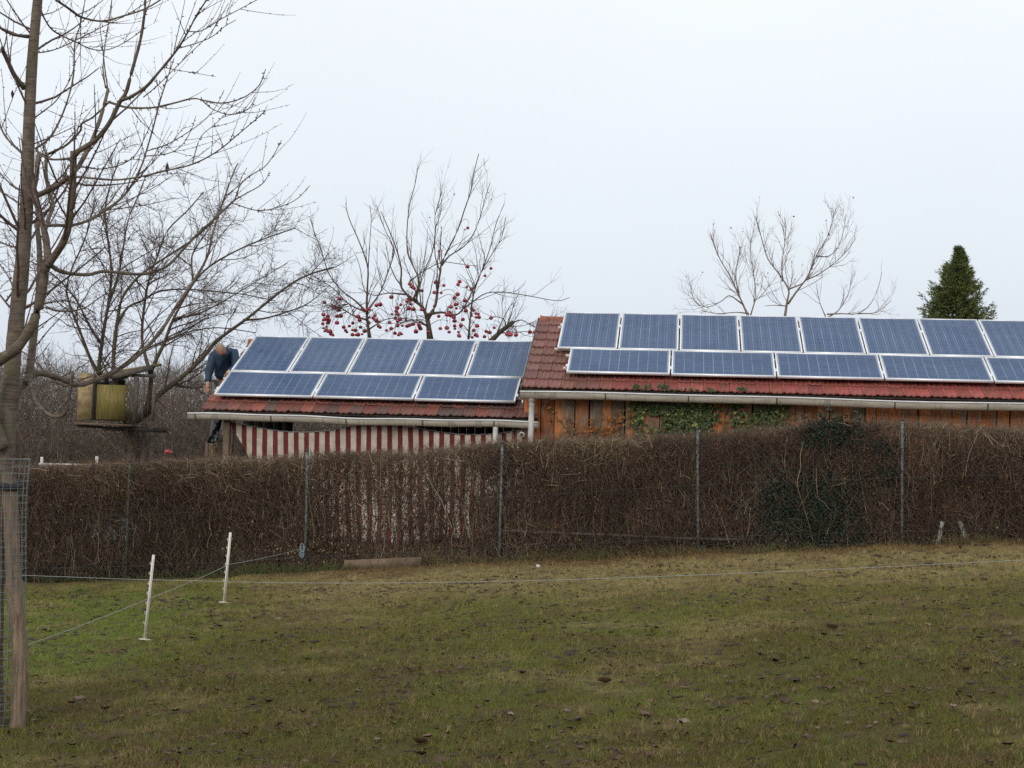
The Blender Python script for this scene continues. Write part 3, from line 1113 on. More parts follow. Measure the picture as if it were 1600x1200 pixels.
def module_meshes(w, h, name, seed, portrait):
    r = np.random.default_rng(seed)
    fw = 0.026
    fr = MB()
    fr.box(0, w, 0, fw, -PT, 0)
    fr.box(0, w, h - fw, h, -PT, 0)
    fr.box(0, fw, fw, h - fw, -PT, 0)
    fr.box(w - fw, w, fw, h - fw, -PT, 0)
    bs = MB().box(fw, w - fw, fw, h - fw, -0.012, -0.005)
    nx, ny = (6, 10) if portrait else (10, 6)
    m_ = 0.020
    cw, ch = (w - 2 * fw - 2 * m_) / nx, (h - 2 * fw - 2 * m_) / ny
    V, Q, tone, uv = [], [], [], []
    for j_ in range(ny):
        for i_ in range(nx):
            x0, y0 = fw + m_ + i_ * cw + 0.0036, fw + m_ + j_ * ch + 0.0036
            x1, y1 = x0 + cw - 0.0072, y0 + ch - 0.0072
            k_ = len(V)
            V += [(x0, y0, -0.0035), (x1, y0, -0.0035), (x1, y1, -0.0035), (x0, y1, -0.0035)]
            Q.append((k_, k_ + 1, k_ + 2, k_ + 3))
            tone += [r.random()] * 4
            uv += [(0, 0), (1, 0), (1, 1), (0, 1)] if portrait else [(0, 0), (0, 1), (1, 1), (1, 0)]
    ce = np_mesh('cells', V, Q, tone=tone, uv=uv)
    ms = (fr.mesh('frame'), bs.mesh('backsheet'), ce)
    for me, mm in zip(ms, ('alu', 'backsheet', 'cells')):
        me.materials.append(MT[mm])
    return ms


MOD_P = [module_meshes(PW, PH, 'upright', 100 + k_, True) for k_ in range(3)]
MOD_L = [module_meshes(PH, PW, 'lengthwise', 200 + k_, False) for k_ in range(3)]
ORD = ['first', 'second', 'third', 'fourth', 'fifth', 'sixth', 'seventh', 'eighth']


def build_modules():
    r = np.random.default_rng(5)
    for roof, upper, lower, off, host, edge, grp in ((RL, 5, 3, 0.0, 'shed roof', 'the bending man', 'solar panels on the shed roof'),
                                                (RR, 8, 5, 0.2282, 'barn roof', 'bare tiled gable', 'solar panels on the barn roof')):
        for row, cnt in ((0, upper), (1, lower)):
            w = PW if row == 0 else PH
            for i_ in range(cnt):
                u = i_ * (w + GAP) + (off if row else 0)
                v = PW + GAP2 if row == 0 else 0.0
                mw = roof.mw(u, v, r.normal(0, 0.0015))
                t_ = thing('solar_panel', '%s solar panel, %s row on %s, %s from %s' % ('upright' if row == 0 else 'lengthwise', 'upper' if row == 0 else 'lower', host, ORD[i_], edge),
                           'solar panel', mw.translation, grp, mw.to_3x3())
                ms = (MOD_P if row == 0 else MOD_L)[r.integers(3)]
                obj('frame', ms[0], None, t_, mw)
                obj('backsheet', ms[1], None, t_, mw)
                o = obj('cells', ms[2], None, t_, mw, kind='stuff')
        # rails with the module clamps
        nmax = upper * (PW + GAP)
        lows = lower * (PH + GAP) - GAP
        for row, v in ((1, 0.26), (1, 0.80), (0, PW + GAP2 + 0.06), (0, PW + GAP2 + 1.05)):
            cnt, w = ((upper, PW) if row == 0 else (lower, PH))
            u_off = off if row else 0.0
            end = cnt * (w + GAP) - GAP + u_off
            a, b = u_off - 0.07, end + 0.12
            if roof is RR and row == 0 and v < 1.3:
                a = -0.05
            mw = roof.mw(a, v, 0)
            name = {0.26: 'lower clamps of the lower row', 0.80: 'upper clamps of the lower row'}.get(v, 'foot of the upper row' if v < 1.3 else 'top clamps of the upper row')
            t_ = thing('mounting_rail', 'aluminium rail at the %s on the %s' % (name, host), 'rail', mw.translation, None, mw.to_3x3())
            mb = MB().box(0, b - a, -0.02, 0.02, -PT - 0.043, -PT - 0.003)
            obj('rail_profile', mb, 'alu_rail', t_, mw)
            for k_ in range(0, int((b - a) / 1.2) + 1):
                x_ = 0.35 + k_ * 1.2
                if x_ < b - a:
                    obj('roof_hook', MB().box(x_, x_ + 0.03, -0.06, 0.045, WT + 0.012, -PT - 0.043), 'alu', t_, mw)
            if v in (0.26,) or v > 1.5:
                for i_ in range(cnt + 1):
                    x_ = i_ * (w + GAP) - GAP / 2 + u_off - a
                    if i_ == 0:
                        x_ = u_off - a - 0.014
                    if i_ == cnt:
                        x_ = end - a + 0.014
                    obj('clamp', MB().box(x_ - 0.013, x_ + 0.013, -0.035, 0.035, -PT, 0.004), 'alu', t_, mw)


build_modules()


# ------------------------------------------------------------------ fence of chain link, posts
POSTS = [(-4, 'galv'), (-3, 'galv'), (-2, 'green_post'), (-1, 'galv'), (0, 'galv'), (1, 'galv'), (2, 'galv'), (3, 'galv')]


def hedge_top(x):
    """height of hedge and fence along x"""
    px = np.array([-300, 40, 200, 330, 480, 600, 700, 780, 850, 950, 1000, 1100, 1200, 1290, 1400, 1500, 1600, 2000])
    py = np.array([735, 729, 722, 718, 711, 705, 700, 693, 687, 684, 680, 678, 672, 661, 657, 666, 670, 670])
    X, Z = [], []
    for a, b in zip(px, py):
        d0 = 20.2
        p = at(a, b, d0)
        p = at(a, b, fence_y(p[0]) + 0.5)
        X.append(p[0])
        Z.append(p[2] - 0.055)
    return np.interp(x, X, Z)


def build_fence():
    r = np.random.default_rng(21)
    f = thing('chain_link_fence', 'chain-link fence on thin galvanised posts along the bare brown hedge', 'fence', (FP0[0], FP0[1], float(ground_z(FP0[0], FP0[1]))))
    tops = {-1: (480, 706), 0: (785, 694), 1: (1090, 672), 2: (1410, 658), -2: (203, 722)}
    pts = []
    for k_, mm in POSTS:
        P = FP0 + fe * 2.5 * k_
        zb = float(ground_z(P[0], P[1]))
        if k_ in tops:
            q = at(*tops[k_], P[1])
            q[1] = P[1]
        else:
            q = np.array([P[0], P[1], zb + 1.55])
        if k_ == -2:
            P = at(197, 905, P[1])
            zb = float(ground_z(P[0], P[1]))
        B = np.array([P[0], P[1], zb - 0.05])
        pts.append((P, zb, q))
        o = obj('post', MB().tube([B, (B + q) / 2 + [r.normal(0, 0.004), 0, 0], q], 0.018, 8).mesh('post', True), mm, f)
        obj('cap', MB().tube([q + [0, 0, 0.002], q + [0, 0, 0.016], q + [0, 0, 0.03]], [0.026, 0.024, 0.008], 8).mesh('cap', True), 'rubber', o)
    for t_ in (0.12, 0.55, 0.985):
        P = [np.array([p[0], p[1] - 0.024, zb + (q[2] - zb) * t_]) for p, zb, q in pts]
        obj('tension_wire', MB().tube(smooth_path(P, 6), 0.0022, 4), 'wire', f)
    # diagonals of the mesh
    a0, a1 = -9.0, 9.4
    H = 1.42
    step = 0.062
    segs = []
    u = a0 - H
    while u < a1:
        for s_ in (1, -1):
            ua, ub = (u, u + H) if s_ == 1 else (u + H, u)
            pa = FP0 + fe * ua
            pb = FP0 + fe * ub
            za, zb = float(ground_z(pa[0], pa[1])) + 0.03, float(ground_z(pb[0], pb[1])) + 0.03 + H
            if a0 <= min(ua, ub) and max(ua, ub) <= a1:
                q0, q1 = np.array([pa[0], pa[1] - 0.026, za]), np.array([pb[0], pb[1] - 0.026, zb])
                segs.append([q0, q1])
        u += step
    segs = np.array(segs)
    obj('wire_mesh', MB().many(segs, np.full(segs.shape[:2], 0.0009), 3), 'wire', f, kind='stuff')


build_fence()


# ------------------------------------------------------------------ hedge
def build_hedge():
    r = np.random.default_rng(31)
    X0, X1 = -9.5, 10.2
    base = FP0 + fn * 0.5
    h = thing('hedge', 'clipped bare brown hedge standing along the chain-link fence', 'hedge', (base[0], base[1], float(ground_z(base[0], base[1]))))

    def density(x, z01):
        """thinner window in the middle, through which the canvas shows"""
        win = sstep(-2.7, -1.9, x) * (1 - sstep(-0.75, -0.1, x))
        thin = 1 - 0.62 * win
        return thin * np.clip(-0.05 + 1.7 * fbm(x * 1.9, z01 * 3.2 + 5, 71), 0.14, 1) * (1 - 0.35 * (1 - sstep(0.0, 0.2, z01)))

    def spots(n, top=0.0, sheet=None):
        x = X0 + (X1 - X0) * r.random(n)
        t = r.random(n)
        if sheet is None:
            y = 0.02 + 0.88 * r.random(n)
        else:
            y = sheet + 0.05 * r.normal(size=n)
        yy = fence_y(x) + y
        zb = ground_z(x, yy)
        zt = hedge_top(x) + top + 0.13 * (fbm(x * 2.2, y * 2, 81) - 0.55)
        k_ = r.random(n) < density(x, t)
        return x[k_], yy[k_], (zb + (zt - zb) * t)[k_], t[k_], zb[k_], zt[k_]

    # stems from the ground up
    x = np.arange(X0, X1, 0.13) + r.normal(0, 0.05, len(np.arange(X0, X1, 0.13)))
    n = len(x)
    y = fence_y(x) + 0.45 + r.normal(0, 0.14, n)
    zb = ground_z(x, y)
    H = (hedge_top(x) - zb) * r.uniform(0.7, 0.97, n)
    K = 7
    P = np.zeros((n, K, 3))
    wx, wy = np.cumsum(r.normal(0, 0.045, (n, K)), 1), np.cumsum(r.normal(0, 0.06, (n, K)), 1)
    for k_ in range(K):
        P[:, k_] = np.stack([x + wx[:, k_], y + wy[:, k_], zb + H * k_ / (K - 1)], -1)
    R = np.linspace(1, 0.35, K)[None] * r.uniform(0.006, 0.013, n)[:, None]
    obj('stem', MB().many(P, R, 5, 0.45 + 0.5 * r.random(n)), 'hedge_twig', h, kind='stuff')

    n = 760
    x = X0 + (X1 - X0) * r.random(n) ** 0.75
    y = fence_y(x) + r.uniform(0.0, 0.22, n)
    z0 = ground_z(x, y) + r.random(n) ** 1.2 * (hedge_top(x) - ground_z(x, y)) * 0.75
    K = 5
    L = r.uniform(0.25, 0.75, n)
    dx, dy = r.normal(0, 0.17, n), r.normal(0, 0.10, n)
    wob = np.cumsum(r.normal(0, 0.022, (n, K, 2)), 1)
    P = np.stack([np.stack([x + dx * L * k_ / 4 + wob[:, k_, 0], y + dy * L * k_ / 4 + 0.3 * wob[:, k_, 1], np.minimum(z0 + L * k_ / 4, hedge_top(x))], -1) for k_ in range(K)], 1)
    obj('pale_stems', MB().many(P, np.linspace(1, 0.45, K)[None] * r.uniform(0.003, 0.0065, n)[:, None], 4, np.clip(0.62 + 0.4 * r.random(n), 0, 1)), 'hedge_twig', h, kind='stuff')

    # twigs through the whole body, more on the clipped faces
    mb = MB()
    for n, top, sheet, K, fat in ((88000, 0.0, None, 2, 1.6), (50000, 0.0, 0.05, 3, 1.05), (30000, 0.0, 0.30, 2, 1.4)):
        x, y, z, t, zb, zt = spots(n, top, sheet)
        n = len(x)
        L = r.uniform(0.10, 0.34, n)
        d = unit(np.stack([r.normal(0, 0.55, n), r.normal(0, 0.5, n), r.normal(0.8, 0.6, n)], -1))
        d2 = unit(d + r.normal(0, 0.4, (n, 3)) + [0, 0, 0.2])
        A = np.stack([x, y, z], -1)
        Bm = A + d * L[:, None] * 0.5
        C_ = Bm + d2 * L[:, None] * 0.5
        zmax = (zt + 0.03)[:, None]
        P = np.stack([A, Bm, C_] if K == 3 else [A, C_], 1)
        P[..., 2] = np.minimum(P[..., 2], zmax + 0.06 * r.random((n, 1)) ** 2)
        rad = fat * r.uniform(0.0014, 0.0033, n) * (1 + 0.8 * (r.random(n) < 0.12))
        R = rad[:, None] * np.array([1, 0.8, 0.45] if K == 3 else [1, 0.6])
        tone = np.clip(r.beta(1.7, 2.8, n) + 0.32 * (r.random(n) < 0.08) + 0.75 * (fbm(x * 0.9, t * 2.2, 91) - 0.48) + 0.20 * sstep(0.72, 1.0, t), 0, 1)
        mb.many(P, R, 3, tone)
    # fringe of sprouts over the cut top
    n = 9000
    x = X0 + (X1 - X0) * r.random(n)
    y = fence_y(x) + 0.05 + 0.85 * r.random(n)
    zt = hedge_top(x) - 0.04 + 0.13 * (fbm(x * 2.2, (y - fence_y(x)) * 2, 81) - 0.55)
    L = r.uniform(0.05, 0.22, n) * (0.3 + 1.2 * fbm(x * 1.5, y, 95))
    A = np.stack([x, y, zt], -1)
    d = unit(np.stack([r.normal(0, 0.4, n), r.normal(0, 0.4, n), np.ones(n)], -1))
    P = np.stack([A, A + d * L[:, None] * 0.6, A + d * L[:, None] + r.normal(0, 0.012, (n, 3))], 1)
    mb.many(P, np.array([0.0022, 0.0017, 0.001])[None] * np.ones((n, 1)), 3, np.clip(0.25 + 0.5 * r.random(n), 0, 1))
    obj('twigs', mb, 'hedge_twig', h, kind='stuff')

    # withered leaves still hanging in it
    def leaves(x, y, z, size, tone, mname, name, parent):
        n = len(x)
        C_ = np.stack([x, y, z], -1)
        a = unit(r.normal(size=(n, 3)))
        b = unit(np.cross(a, r.normal(size=(n, 3))))
        nn = np.cross(a, b)
        s = size[:, None]
        V = np.stack([C_ - a * s, C_ - b * s * 0.55 + nn * s * 0.2, C_ + a * s, C_ + b * s * 0.55 + nn * s * 0.2], 1).reshape(-1, 3)
        i_ = np.arange(n)[:, None] * 4
        me = np_mesh(name, V, None, np.vstack([i_ + [0, 1, 2], i_ + [0, 2, 3]]), tone=np.repeat(tone, 4))
        return obj(name, me, mname, parent, kind='stuff')
    x, y, z, t, _, _ = spots(150000)
    k_ = r.random(len(x)) < 0.45 + 0.55 * sstep(0.42, 0.62, fbm(x * 0.7, t * 1.5, 101))
    k_ &= (r.random(len(x)) < 1 - 0.7 * sstep(-2.1, -1.4, x) * (1 - sstep(-0.7, -0.2, x)))
    x, y, z, t = x[k_], y[k_], z[k_], t[k_]
    warm = 0.42 * sstep(0.45, 0.65, fbm(x * 0.9 + 40, t * 2, 111))
    leaves(x, y, z, r.uniform(0.010, 0.024, len(x)), np.clip(r.beta(1.6, 3.2, len(x)) + warm + 0.5 * (r.random(len(x)) < 0.03), 0, 1), 'hedge_leaf', 'withered_leaves', h)

    for px, py, ax, ay, n, lo, hi, mm in ((905, 712, 95, 20, 1100, 0.55, 0.95, 'hedge_leaf'), (440, 735, 120, 16, 700, 0.6, 1.0, 'hedge_leaf'), (480, 850, 60, 26, 420, 0.85, 1.0, 'hedge_leaf'), (590, 760, 90, 50, 420, 0.6, 0.95, 'hedge_leaf'),
                                          (1500, 740, 90, 40, 700, 0.5, 0.9, 'hedge_leaf'), (180, 760, 110, 30, 600, 0.6, 0.95, 'hedge_leaf'), (930, 700, 90, 18, 260, 0.75, 0.95, 'green_leaf'), (250, 728, 90, 10, 420, 0.55, 0.8, 'green_leaf'), (620, 740, 70, 30, 160, 0.75, 0.95, 'green_leaf')):
        q = r.normal(size=(n, 2)) * 0.6
        pt = []
        for (a, b) in q:
            p = at(px + a * ax, py + b * ay, 20.0)
            p = at(px + a * ax, py + b * ay, fence_y(p[0]) + 0.01 + 0.2 * r.random())
            if p[2] < hedge_top(p[0]) + 0.03 and p[2] > float(ground_z(p[0], p[1])) + 0.02:
                pt.append(p)
        pt = np.array(pt)
        leaves(pt[:, 0], pt[:, 1], pt[:, 2], r.uniform(0.011, 0.024, len(pt)), r.uniform(lo, hi, len(pt)), mm, 'late_leaves', h)

    # evergreen patches growing through it, and green herbage at the foot
    hx, hy, hz = [], [], []
    for px, py, ax, ay, n in ((1278, 795, 70, 68, 8200), (1300, 676, 46, 24, 2600), (1215, 800, 50, 50, 1500), (1150, 770, 20, 50, 260), (1390, 745, 25, 20, 400), (1380, 700, 20, 12, 300)):
        q = r.normal(size=(n, 2)) * 0.52
        for (a, b) in q:
            p = at(px + a * ax, py + b * ay, 20.0)
            p = at(px + a * ax, py + b * ay, fence_y(p[0]) - 0.01 + 0.28 * r.random() ** 1.6)
            if p[2] > float(ground_z(p[0], p[1])) + 0.02:
                hx.append(p[0]); hy.append(p[1]); hz.append(p[2])
    hx = np.array(hx)
    o = leaves(hx, np.array(hy), np.array(hz), r.uniform(0.014, 0.03, len(hx)), np.clip(r.beta(2, 3, len(hx)), 0, 1), 'holly_leaf', 'holly', None)
    tag(o, 'dark evergreen holly growing through the right part of the bare hedge', 'holly')
    n = 26000
    x = X0 + (X1 - X0) * r.random(n)
    y = fence_y(x) + 0.06 + 0.9 * r.random(n) ** 1.5
    z = ground_z(x, y) + 0.01 + r.random(n) ** 1.8 * 0.26 * (0.4 + fbm(x * 1.1, y, 121))
    k_ = r.random(n) < 0.2 + sstep(0.42, 0.6, fbm(x * 0.6 + 9, y * 0.3, 131))
    o = leaves(x[k_], y[k_], z[k_], r.uniform(0.010, 0.022, k_.sum()), np.clip(r.beta(1.8, 3.4, k_.sum()), 0, 1), 'green_leaf', 'ground_ivy', None)
    tag(o, 'low green ground ivy creeping along the foot of the hedge', 'ivy')
    # tall dry and green grass at the fence foot
    n = 15000
    x = X0 + (X1 - X0) * r.random(n)
    y = fence_y(x) - 0.28 + 0.5 * r.random(n)
    k_ = r.random(n) < 0.15 + 0.85 * sstep(0.42, 0.62, fbm(x * 1.4 + 3, y, 141))
    x, y = x[k_], y[k_]
    n = len(x)
    A = np.stack([x, y, ground_z(x, y) - 0.01], -1)
    L = r.uniform(0.05, 0.24, n) * (0.4 + fbm(x * 2, y * 2, 151))
    d = unit(np.stack([r.normal(0, 0.55, n), r.normal(-0.15, 0.4, n), np.ones(n)], -1))
    tip = A + d * L[:, None] + np.stack([r.normal(0, 0.03, n), r.normal(0, 0.03, n), -0.25 * L], -1)
    P = np.stack([A, A + d * L[:, None] * 0.6, tip], 1)
    gr = r.random(n) < 0.5 * sstep(-1.0, -3.0, x) + 0.25
    mbs, mbg = MB(), MB()
    R = np.array([0.0022, 0.0017, 0.0006])[None] * np.ones((n, 1))
    mbs.many(P[~gr], R[~gr], 3, np.clip(r.beta(2, 3, (~gr).sum()), 0, 1))
    mbg.many(P[gr], R[gr], 3, np.clip(0.5 + 0.35 * r.random(gr.sum()), 0, 1))
    tag(obj('dry_grass', mbs, 'straw', kind='stuff'), 'dry straw-coloured grass along the foot of the fence', 'grass')
    tag(obj('long_grass', mbg, 'green_leaf', kind='stuff'), 'longer green grass along the foot of the fence', 'grass')


build_hedge()


# ------------------------------------------------------------------ trees
class Tree:
    def __init__(s, name, label, base, limb_mat, twig_mat, seed, group=None):
        s.t = thing(name, label, 'tree', (base[0], base[1], float(ground_z(base[0], base[1]))), group)
        s.lm, s.tm = limb_mat, twig_mat
        s.r = np.random.default_rng(seed)
        s.curves = {}                                     # K -> list of (points, radii)
        s.limbs = []

    def limb(s, pts, name='branch', sides=8, sub=4, knots=0.0):
        """pts rows: x, y, z, radius"""
        q = smooth_path(pts, sub)
        rad = np.maximum(q[:, 3], 0.0015)
        if knots:
            rad = rad * (1 + knots * s.r.normal(size=len(rad)))
        obj(name, MB().tube(q[:, :3], rad, sides).mesh(name, True), s.lm, s.t)
        s.limbs.append((q[:, :3], rad))
        return q

    def shoot(s, p, d, L, r0, K=6, up=0.12, wig=0.12, tip=0.3):
        P = np.zeros((K, 3))
        P[0] = p
        d = d / np.linalg.norm(d)
        st = L / (K - 1)
        for k_ in range(1, K):
            P[k_] = P[k_ - 1] + d * st
            d = d + s.r.normal(0, wig, 3) + np.array([0, 0, up])
            d /= np.linalg.norm(d)
        R = r0 * np.linspace(1, tip, K)
        s.curves.setdefault(K, []).append((P, R))
        return P, R

    def spawn(s, P, R, spacing, Lf, angle, lev, up=0.12, wig=0.12, start=0.1, rmin=0.0018, rf=0.55, flat=1.0, upb=0.0, cs=0.8, lmax=9.0):
        """side shoots along a limb, recursively for lev levels"""
        seg = np.linalg.norm(np.diff(P, axis=0), axis=1)
        tot = seg.sum()
        cum = np.concatenate([[0], np.cumsum(seg)])
        n = max(1, int(s.r.poisson(tot * (1 - start) / spacing)))
        for _ in range(n):
            a = tot * (start + (1 - start) * s.r.random())
            i_ = min(np.searchsorted(cum, a) - 1, len(seg) - 1)
            i_ = max(i_, 0)
            f = (a - cum[i_]) / max(seg[i_], 1e-6)
            p = P[i_] * (1 - f) + P[i_ + 1] * f
            rr = R[i_] * (1 - f) + R[i_ + 1] * f
            t = (P[i_ + 1] - P[i_]) / max(seg[i_], 1e-6)
            q = np.cross(t, s.r.normal(size=3))
            q[1] *= flat
            q[2] += upb
            q /= np.linalg.norm(q) + 1e-9
            an = angle * s.r.uniform(0.6, 1.35)
            d = t * math.cos(an) + q * math.sin(an)
            L = min(lmax, Lf * s.r.uniform(0.35, 1.25) * (1.15 - 0.5 * a / tot))
            r1 = max(rmin, min(rr * rf, 0.012 * L + 0.0015))
            K = 7 if L > 0.7 else (5 if L > 0.25 else 3)
            Pn, Rn = s.shoot(p, d, L, r1, K, up, wig, 0.35)
            if lev > 1:
                s.spawn(Pn, Rn, spacing * cs, Lf * 0.48, angle, lev - 1, up, wig, 0.12, rmin * 0.85, rf, 1.0, upb * 0.6, cs)

    def buds(s, spacing, L):
        """short spurs along every curve"""
        for K in list(s.curves):
            for P, R in list(s.curves[K]):
                tot = np.linalg.norm(np.diff(P, axis=0), axis=1).sum()
                for _ in range(s.r.poisson(tot / spacing)):
                    i_ = s.r.integers(0, len(P) - 1)
                    f = s.r.random()
                    p = P[i_] * (1 - f) + P[i_ + 1] * f
                    t = unit(P[i_ + 1] - P[i_])
                    d = unit(unit(s.r.normal(size=3)) + t * 0.9)
                    e = p + d * L * s.r.uniform(0.5, 1.4)
                    s.curves.setdefault(2, []).append((np.array([p, e]), np.array([R[i_] * 0.7 + 0.0012, R[i_] * 0.4 + 0.0016])))

    def finish(s, name='twigs'):
        mb = MB()
        for K, cs in s.curves.items():
            P = np.array([c[0] for c in cs])
            R = np.array([c[1] for c in cs])
            mb.many(P, R, 4 if K > 5 else 3, s.r.random(len(cs)))
        obj(name, mb, s.tm, s.t, kind='stuff')


TAPER = [0.85, 1.0]


def trace(pix, d0, d1, w0, w1):
    """limb from photo pixels: depth runs d0 -> d1, width in photo pixels w0 -> w1"""
    n = len(pix)
    out = []
    for k_, (x, y) in enumerate(pix):
        t = k_ / (n - 1)
        d = d0 + (d1 - d0) * t
        p = at(x, y, d)
        out.append((*p, (w0 + (w1 - w0) * t ** TAPER[0]) * TAPER[1] / 2 * d / FPX))
    return out


def build_cherry():
    D = 11.2
    b = at(-14, 1165, D)
    b[2] = float(ground_z(b[0], b[1]))
    T = Tree('cherry_tree', 'bare young cherry tree with pruned limbs growing in the wire guard', b, 'cherry_bark', 'cherry_twig', 41)
    trunk = []
    for (x, y, w) in ((-15, 1180, 58), (-13, 1120, 44), (-11, 1000, 37), (-8, 900, 34), (-2, 800, 33), (5, 730, 33), (12, 660, 33), (17, 600, 31), (22, 540, 29), (28, 480, 28), (34, 420, 27), (39, 360, 25), (42, 310, 24), (44, 240, 22), (46, 180, 21), (50, 100, 19), (56, 30, 18), (61, -20, 17), (68, -90, 13), (72, -170, 9), (80, -260, 4)):
        p = at(x, y, D)
        trunk.append((*p, 0.86 * w / 2 * D / FPX))
    T.limb(trunk, 'trunk', 14, 5, 0.025)
    limbs = [
        # pixels, depth start/end offset, width start/end
        ([(4, 700), (-14, 655), (-22, 615), (-12, 575), (0, 562), (25, 545), (48, 512), (63, 470), (70, 428), (75, 405), (74, 392)], -0.1, -0.5, 29, 14),
        ([(75, 408), (72, 375), (64, 340), (56, 315), (52, 303), (57, 275), (60, 242)], -0.5, -0.35, 15, 8),
        ([(74, 415), (88, 396), (99, 378), (107, 355), (112, 325), (114, 285), (115, 236)], -0.5, -0.8, 15, 12),
        ([(115, 246), (121, 237), (149, 219), (171, 192), (187, 160), (197, 144), (205, 115), (219, 64), (225, 27), (227, 0), (228, -50)], -0.8, -1.2, 12, 4),
        ([(112, 272), (125, 257), (140, 228), (153, 196), (163, 163), (169, 139)], -0.8, -0.5, 9, 6.5),
        ([(190, 156), (203, 152), (227, 136), (253, 107), (277, 77), (293, 51), (307, 24), (323, 0), (345, -30)], -1.0, -1.6, 7, 2.5),
        ([(172, 160), (200, 168), (240, 168), (272, 161), (301, 154), (320, 157), (349, 161), (381, 152), (405, 133), (415, 108)], -0.6, -0.9, 5, 1.6),
        ([(315, 156), (333, 171), (360, 179), (387, 171), (399, 152)], -0.8, -1.0, 2.6, 1.3),
        ([(45, 310), (66, 302), (88, 291), (107, 277)], 0.0, -0.5, 12, 9),
        ([(118, 276), (150, 279), (181, 281), (215, 277), (253, 268), (293, 259), (320, 248), (347, 231), (373, 209), (397, 189), (415, 173)], -0.8, -1.5, 5, 1.6),
        ([(73, 352), (92, 352), (112, 352), (139, 344), (165, 328), (187, 312), (203, 293), (219, 264), (229, 235), (240, 197), (251, 155), (264, 115), (272, 91)], -0.5, 0.4, 8, 1.8),
        ([(78, 414), (95, 424), (115, 428), (139, 429), (163, 424), (203, 428), (231, 427), (262, 415), (286, 390), (308, 366), (333, 344), (367, 312)], -0.5, 0.3, 9, 4),
        ([(367, 312), (376, 288), (395, 272), (413, 261), (427, 243), (440, 219)], 0.3, 0.5, 3, 1.3),
        ([(366, 313), (385, 302), (405, 291), (415, 281), (421, 268)], 0.3, 0.1, 2.6, 1.2),
        ([(362, 317), (403, 329), (440, 322), (465, 310), (484, 290)], 0.3, 0.2, 2.5, 1.2),
        ([(366, 313), (372, 300), (376, 280), (386, 262)], 0.3, 0.5, 2.2, 1.1),
        ([(18, 640), (28, 612), (40, 597), (57, 583), (82, 587), (120, 600), (140, 597), (170, 585), (200, 567), (230, 542), (255, 512), (271, 486), (302, 440), (323, 403), (333, 363), (348, 316), (366, 267), (372, 255)], 0.0, 1.6, 17, 2.2),
        ([(42, 600), (46, 580), (51, 540), (56, 500), (60, 460), (62, 420), (61, 380), (57, 345)], 0.15, 0.5, 17, 9),
        ([(46, 598), (50, 613), (57, 630), (75, 647), (90, 651), (102, 645), (107, 625), (111, 603), (114, 582)], 0.1, -0.2, 9, 6),
        ([(44, 57), (33, 56), (21, 54), (10, 49), (0, 43), (-30, 20)], 0, -0.4, 8, 4),
        ([(38, 137), (30, 128), (21, 115), (12, 95), (5, 80), (4, 74)], 0, -0.3, 11, 7),
        ([(38, 242), (20, 226), (8, 212), (0, 197), (-20, 160)], 0, 0.4, 5, 3),
        ([(88, 0), (107, 13), (128, 27), (160, 33), (192, 25), (224, 15), (250, 0), (275, -20)], 0.1, 0.9, 5, 3),
        ([(63, 10), (67, 24), (80, 45), (99, 57), (117, 65), (144, 77), (171, 77), (200, 63), (225, 45)], 0, 0.8, 4, 1.5),
        ([(56, 232), (77, 216), (93, 189), (107, 152), (115, 115), (117, 67), (125, 40), (133, 0), (138, -30)], 0.1, 0.8, 4.5, 2),
        ([(77, 240), (92, 233), (107, 224), (125, 205), (128, 193), (144, 184), (165, 165), (172, 158)], 0.3, -0.4, 5, 3),
        ([(76, 350), (75, 343), (83, 322), (80, 307), (73, 280), (72, 258), (74, 240)], -0.3, 0.3, 9, 6),
        ([(57, 235), (66, 243), (80, 249), (107, 248), (116, 244)], 0.0, -0.6, 5, 4),
        ([(165, 137), (162, 118), (161, 101), (165, 64), (171, 27), (176, -10)], -0.5, -0.2, 3, 1.8),
        ([(54, 184), (70, 172), (88, 157), (109, 125), (118, 95)], 0.1, 0.6, 3, 1.6),
        ([(124, 260), (140, 262), (160, 264), (192, 256), (213, 240), (227, 213), (240, 184)], -0.8, -0.2, 3.4, 1.5),
        ([(47, 80), (64, 82), (90, 76), (120, 62), (160, 42), (200, 22), (235, 0)], 0, -0.5, 3.0, 1.4),
        ([(40, 300), (20, 290), (0, 270), (-20, 240)], 0, 0.6, 4, 2),
        ([(72, 480), (95, 486), (130, 482), (160, 462), (185, 452)], -0.4, -0.1, 5.5, 1.6),
        ([(10, 470), (20, 450), (5, 420), (-20, 395)], 0, 0.3, 4, 2),
        ([(60, 476), (100, 470), (128, 478), (150, 490)], 0.2, 0.9, 4, 1.6),
        ([(32, 352), (18, 352), (0, 346), (-20, 338)], 0, 0.3, 3, 2),
        ([(33, 387), (15, 384), (-10, 374)], 0, 0.3, 4, 3),
        ([(229, 236), (260, 226), (290, 209), (318, 189), (337, 167), (350, 141)], 0.2, 0.3, 2.6, 1.2),
        ([(227, 244), (262, 240), (283, 228), (298, 205), (306, 181)], 0.2, 0.5, 2.4, 1.2),
        ([(301, 256), (306, 235), (315, 212), (335, 195), (352, 178), (366, 160)], -1.1, -1.0, 2.2, 1.2),
        ([(293, 49), (315, 48), (345, 30), (375, 14), (405, -2)], -1.4, -1.5, 2.4, 1.3),
        ([(277, 76), (305, 68), (330, 58), (350, 42), (369, 31)], -1.3, -1.4, 2.2, 1.2),
        ([(254, 105), (280, 110), (310, 115), (337, 120)], -1.2, -1.6, 2.0, 1.0),
        ([(224, 152), (250, 130), (290, 90), (330, 50), (357, 5)], -1.1, -1.6, 2.2, 1.2),
    ]
    TAPER[0] = 0.7
    TAPER[1] = 0.84
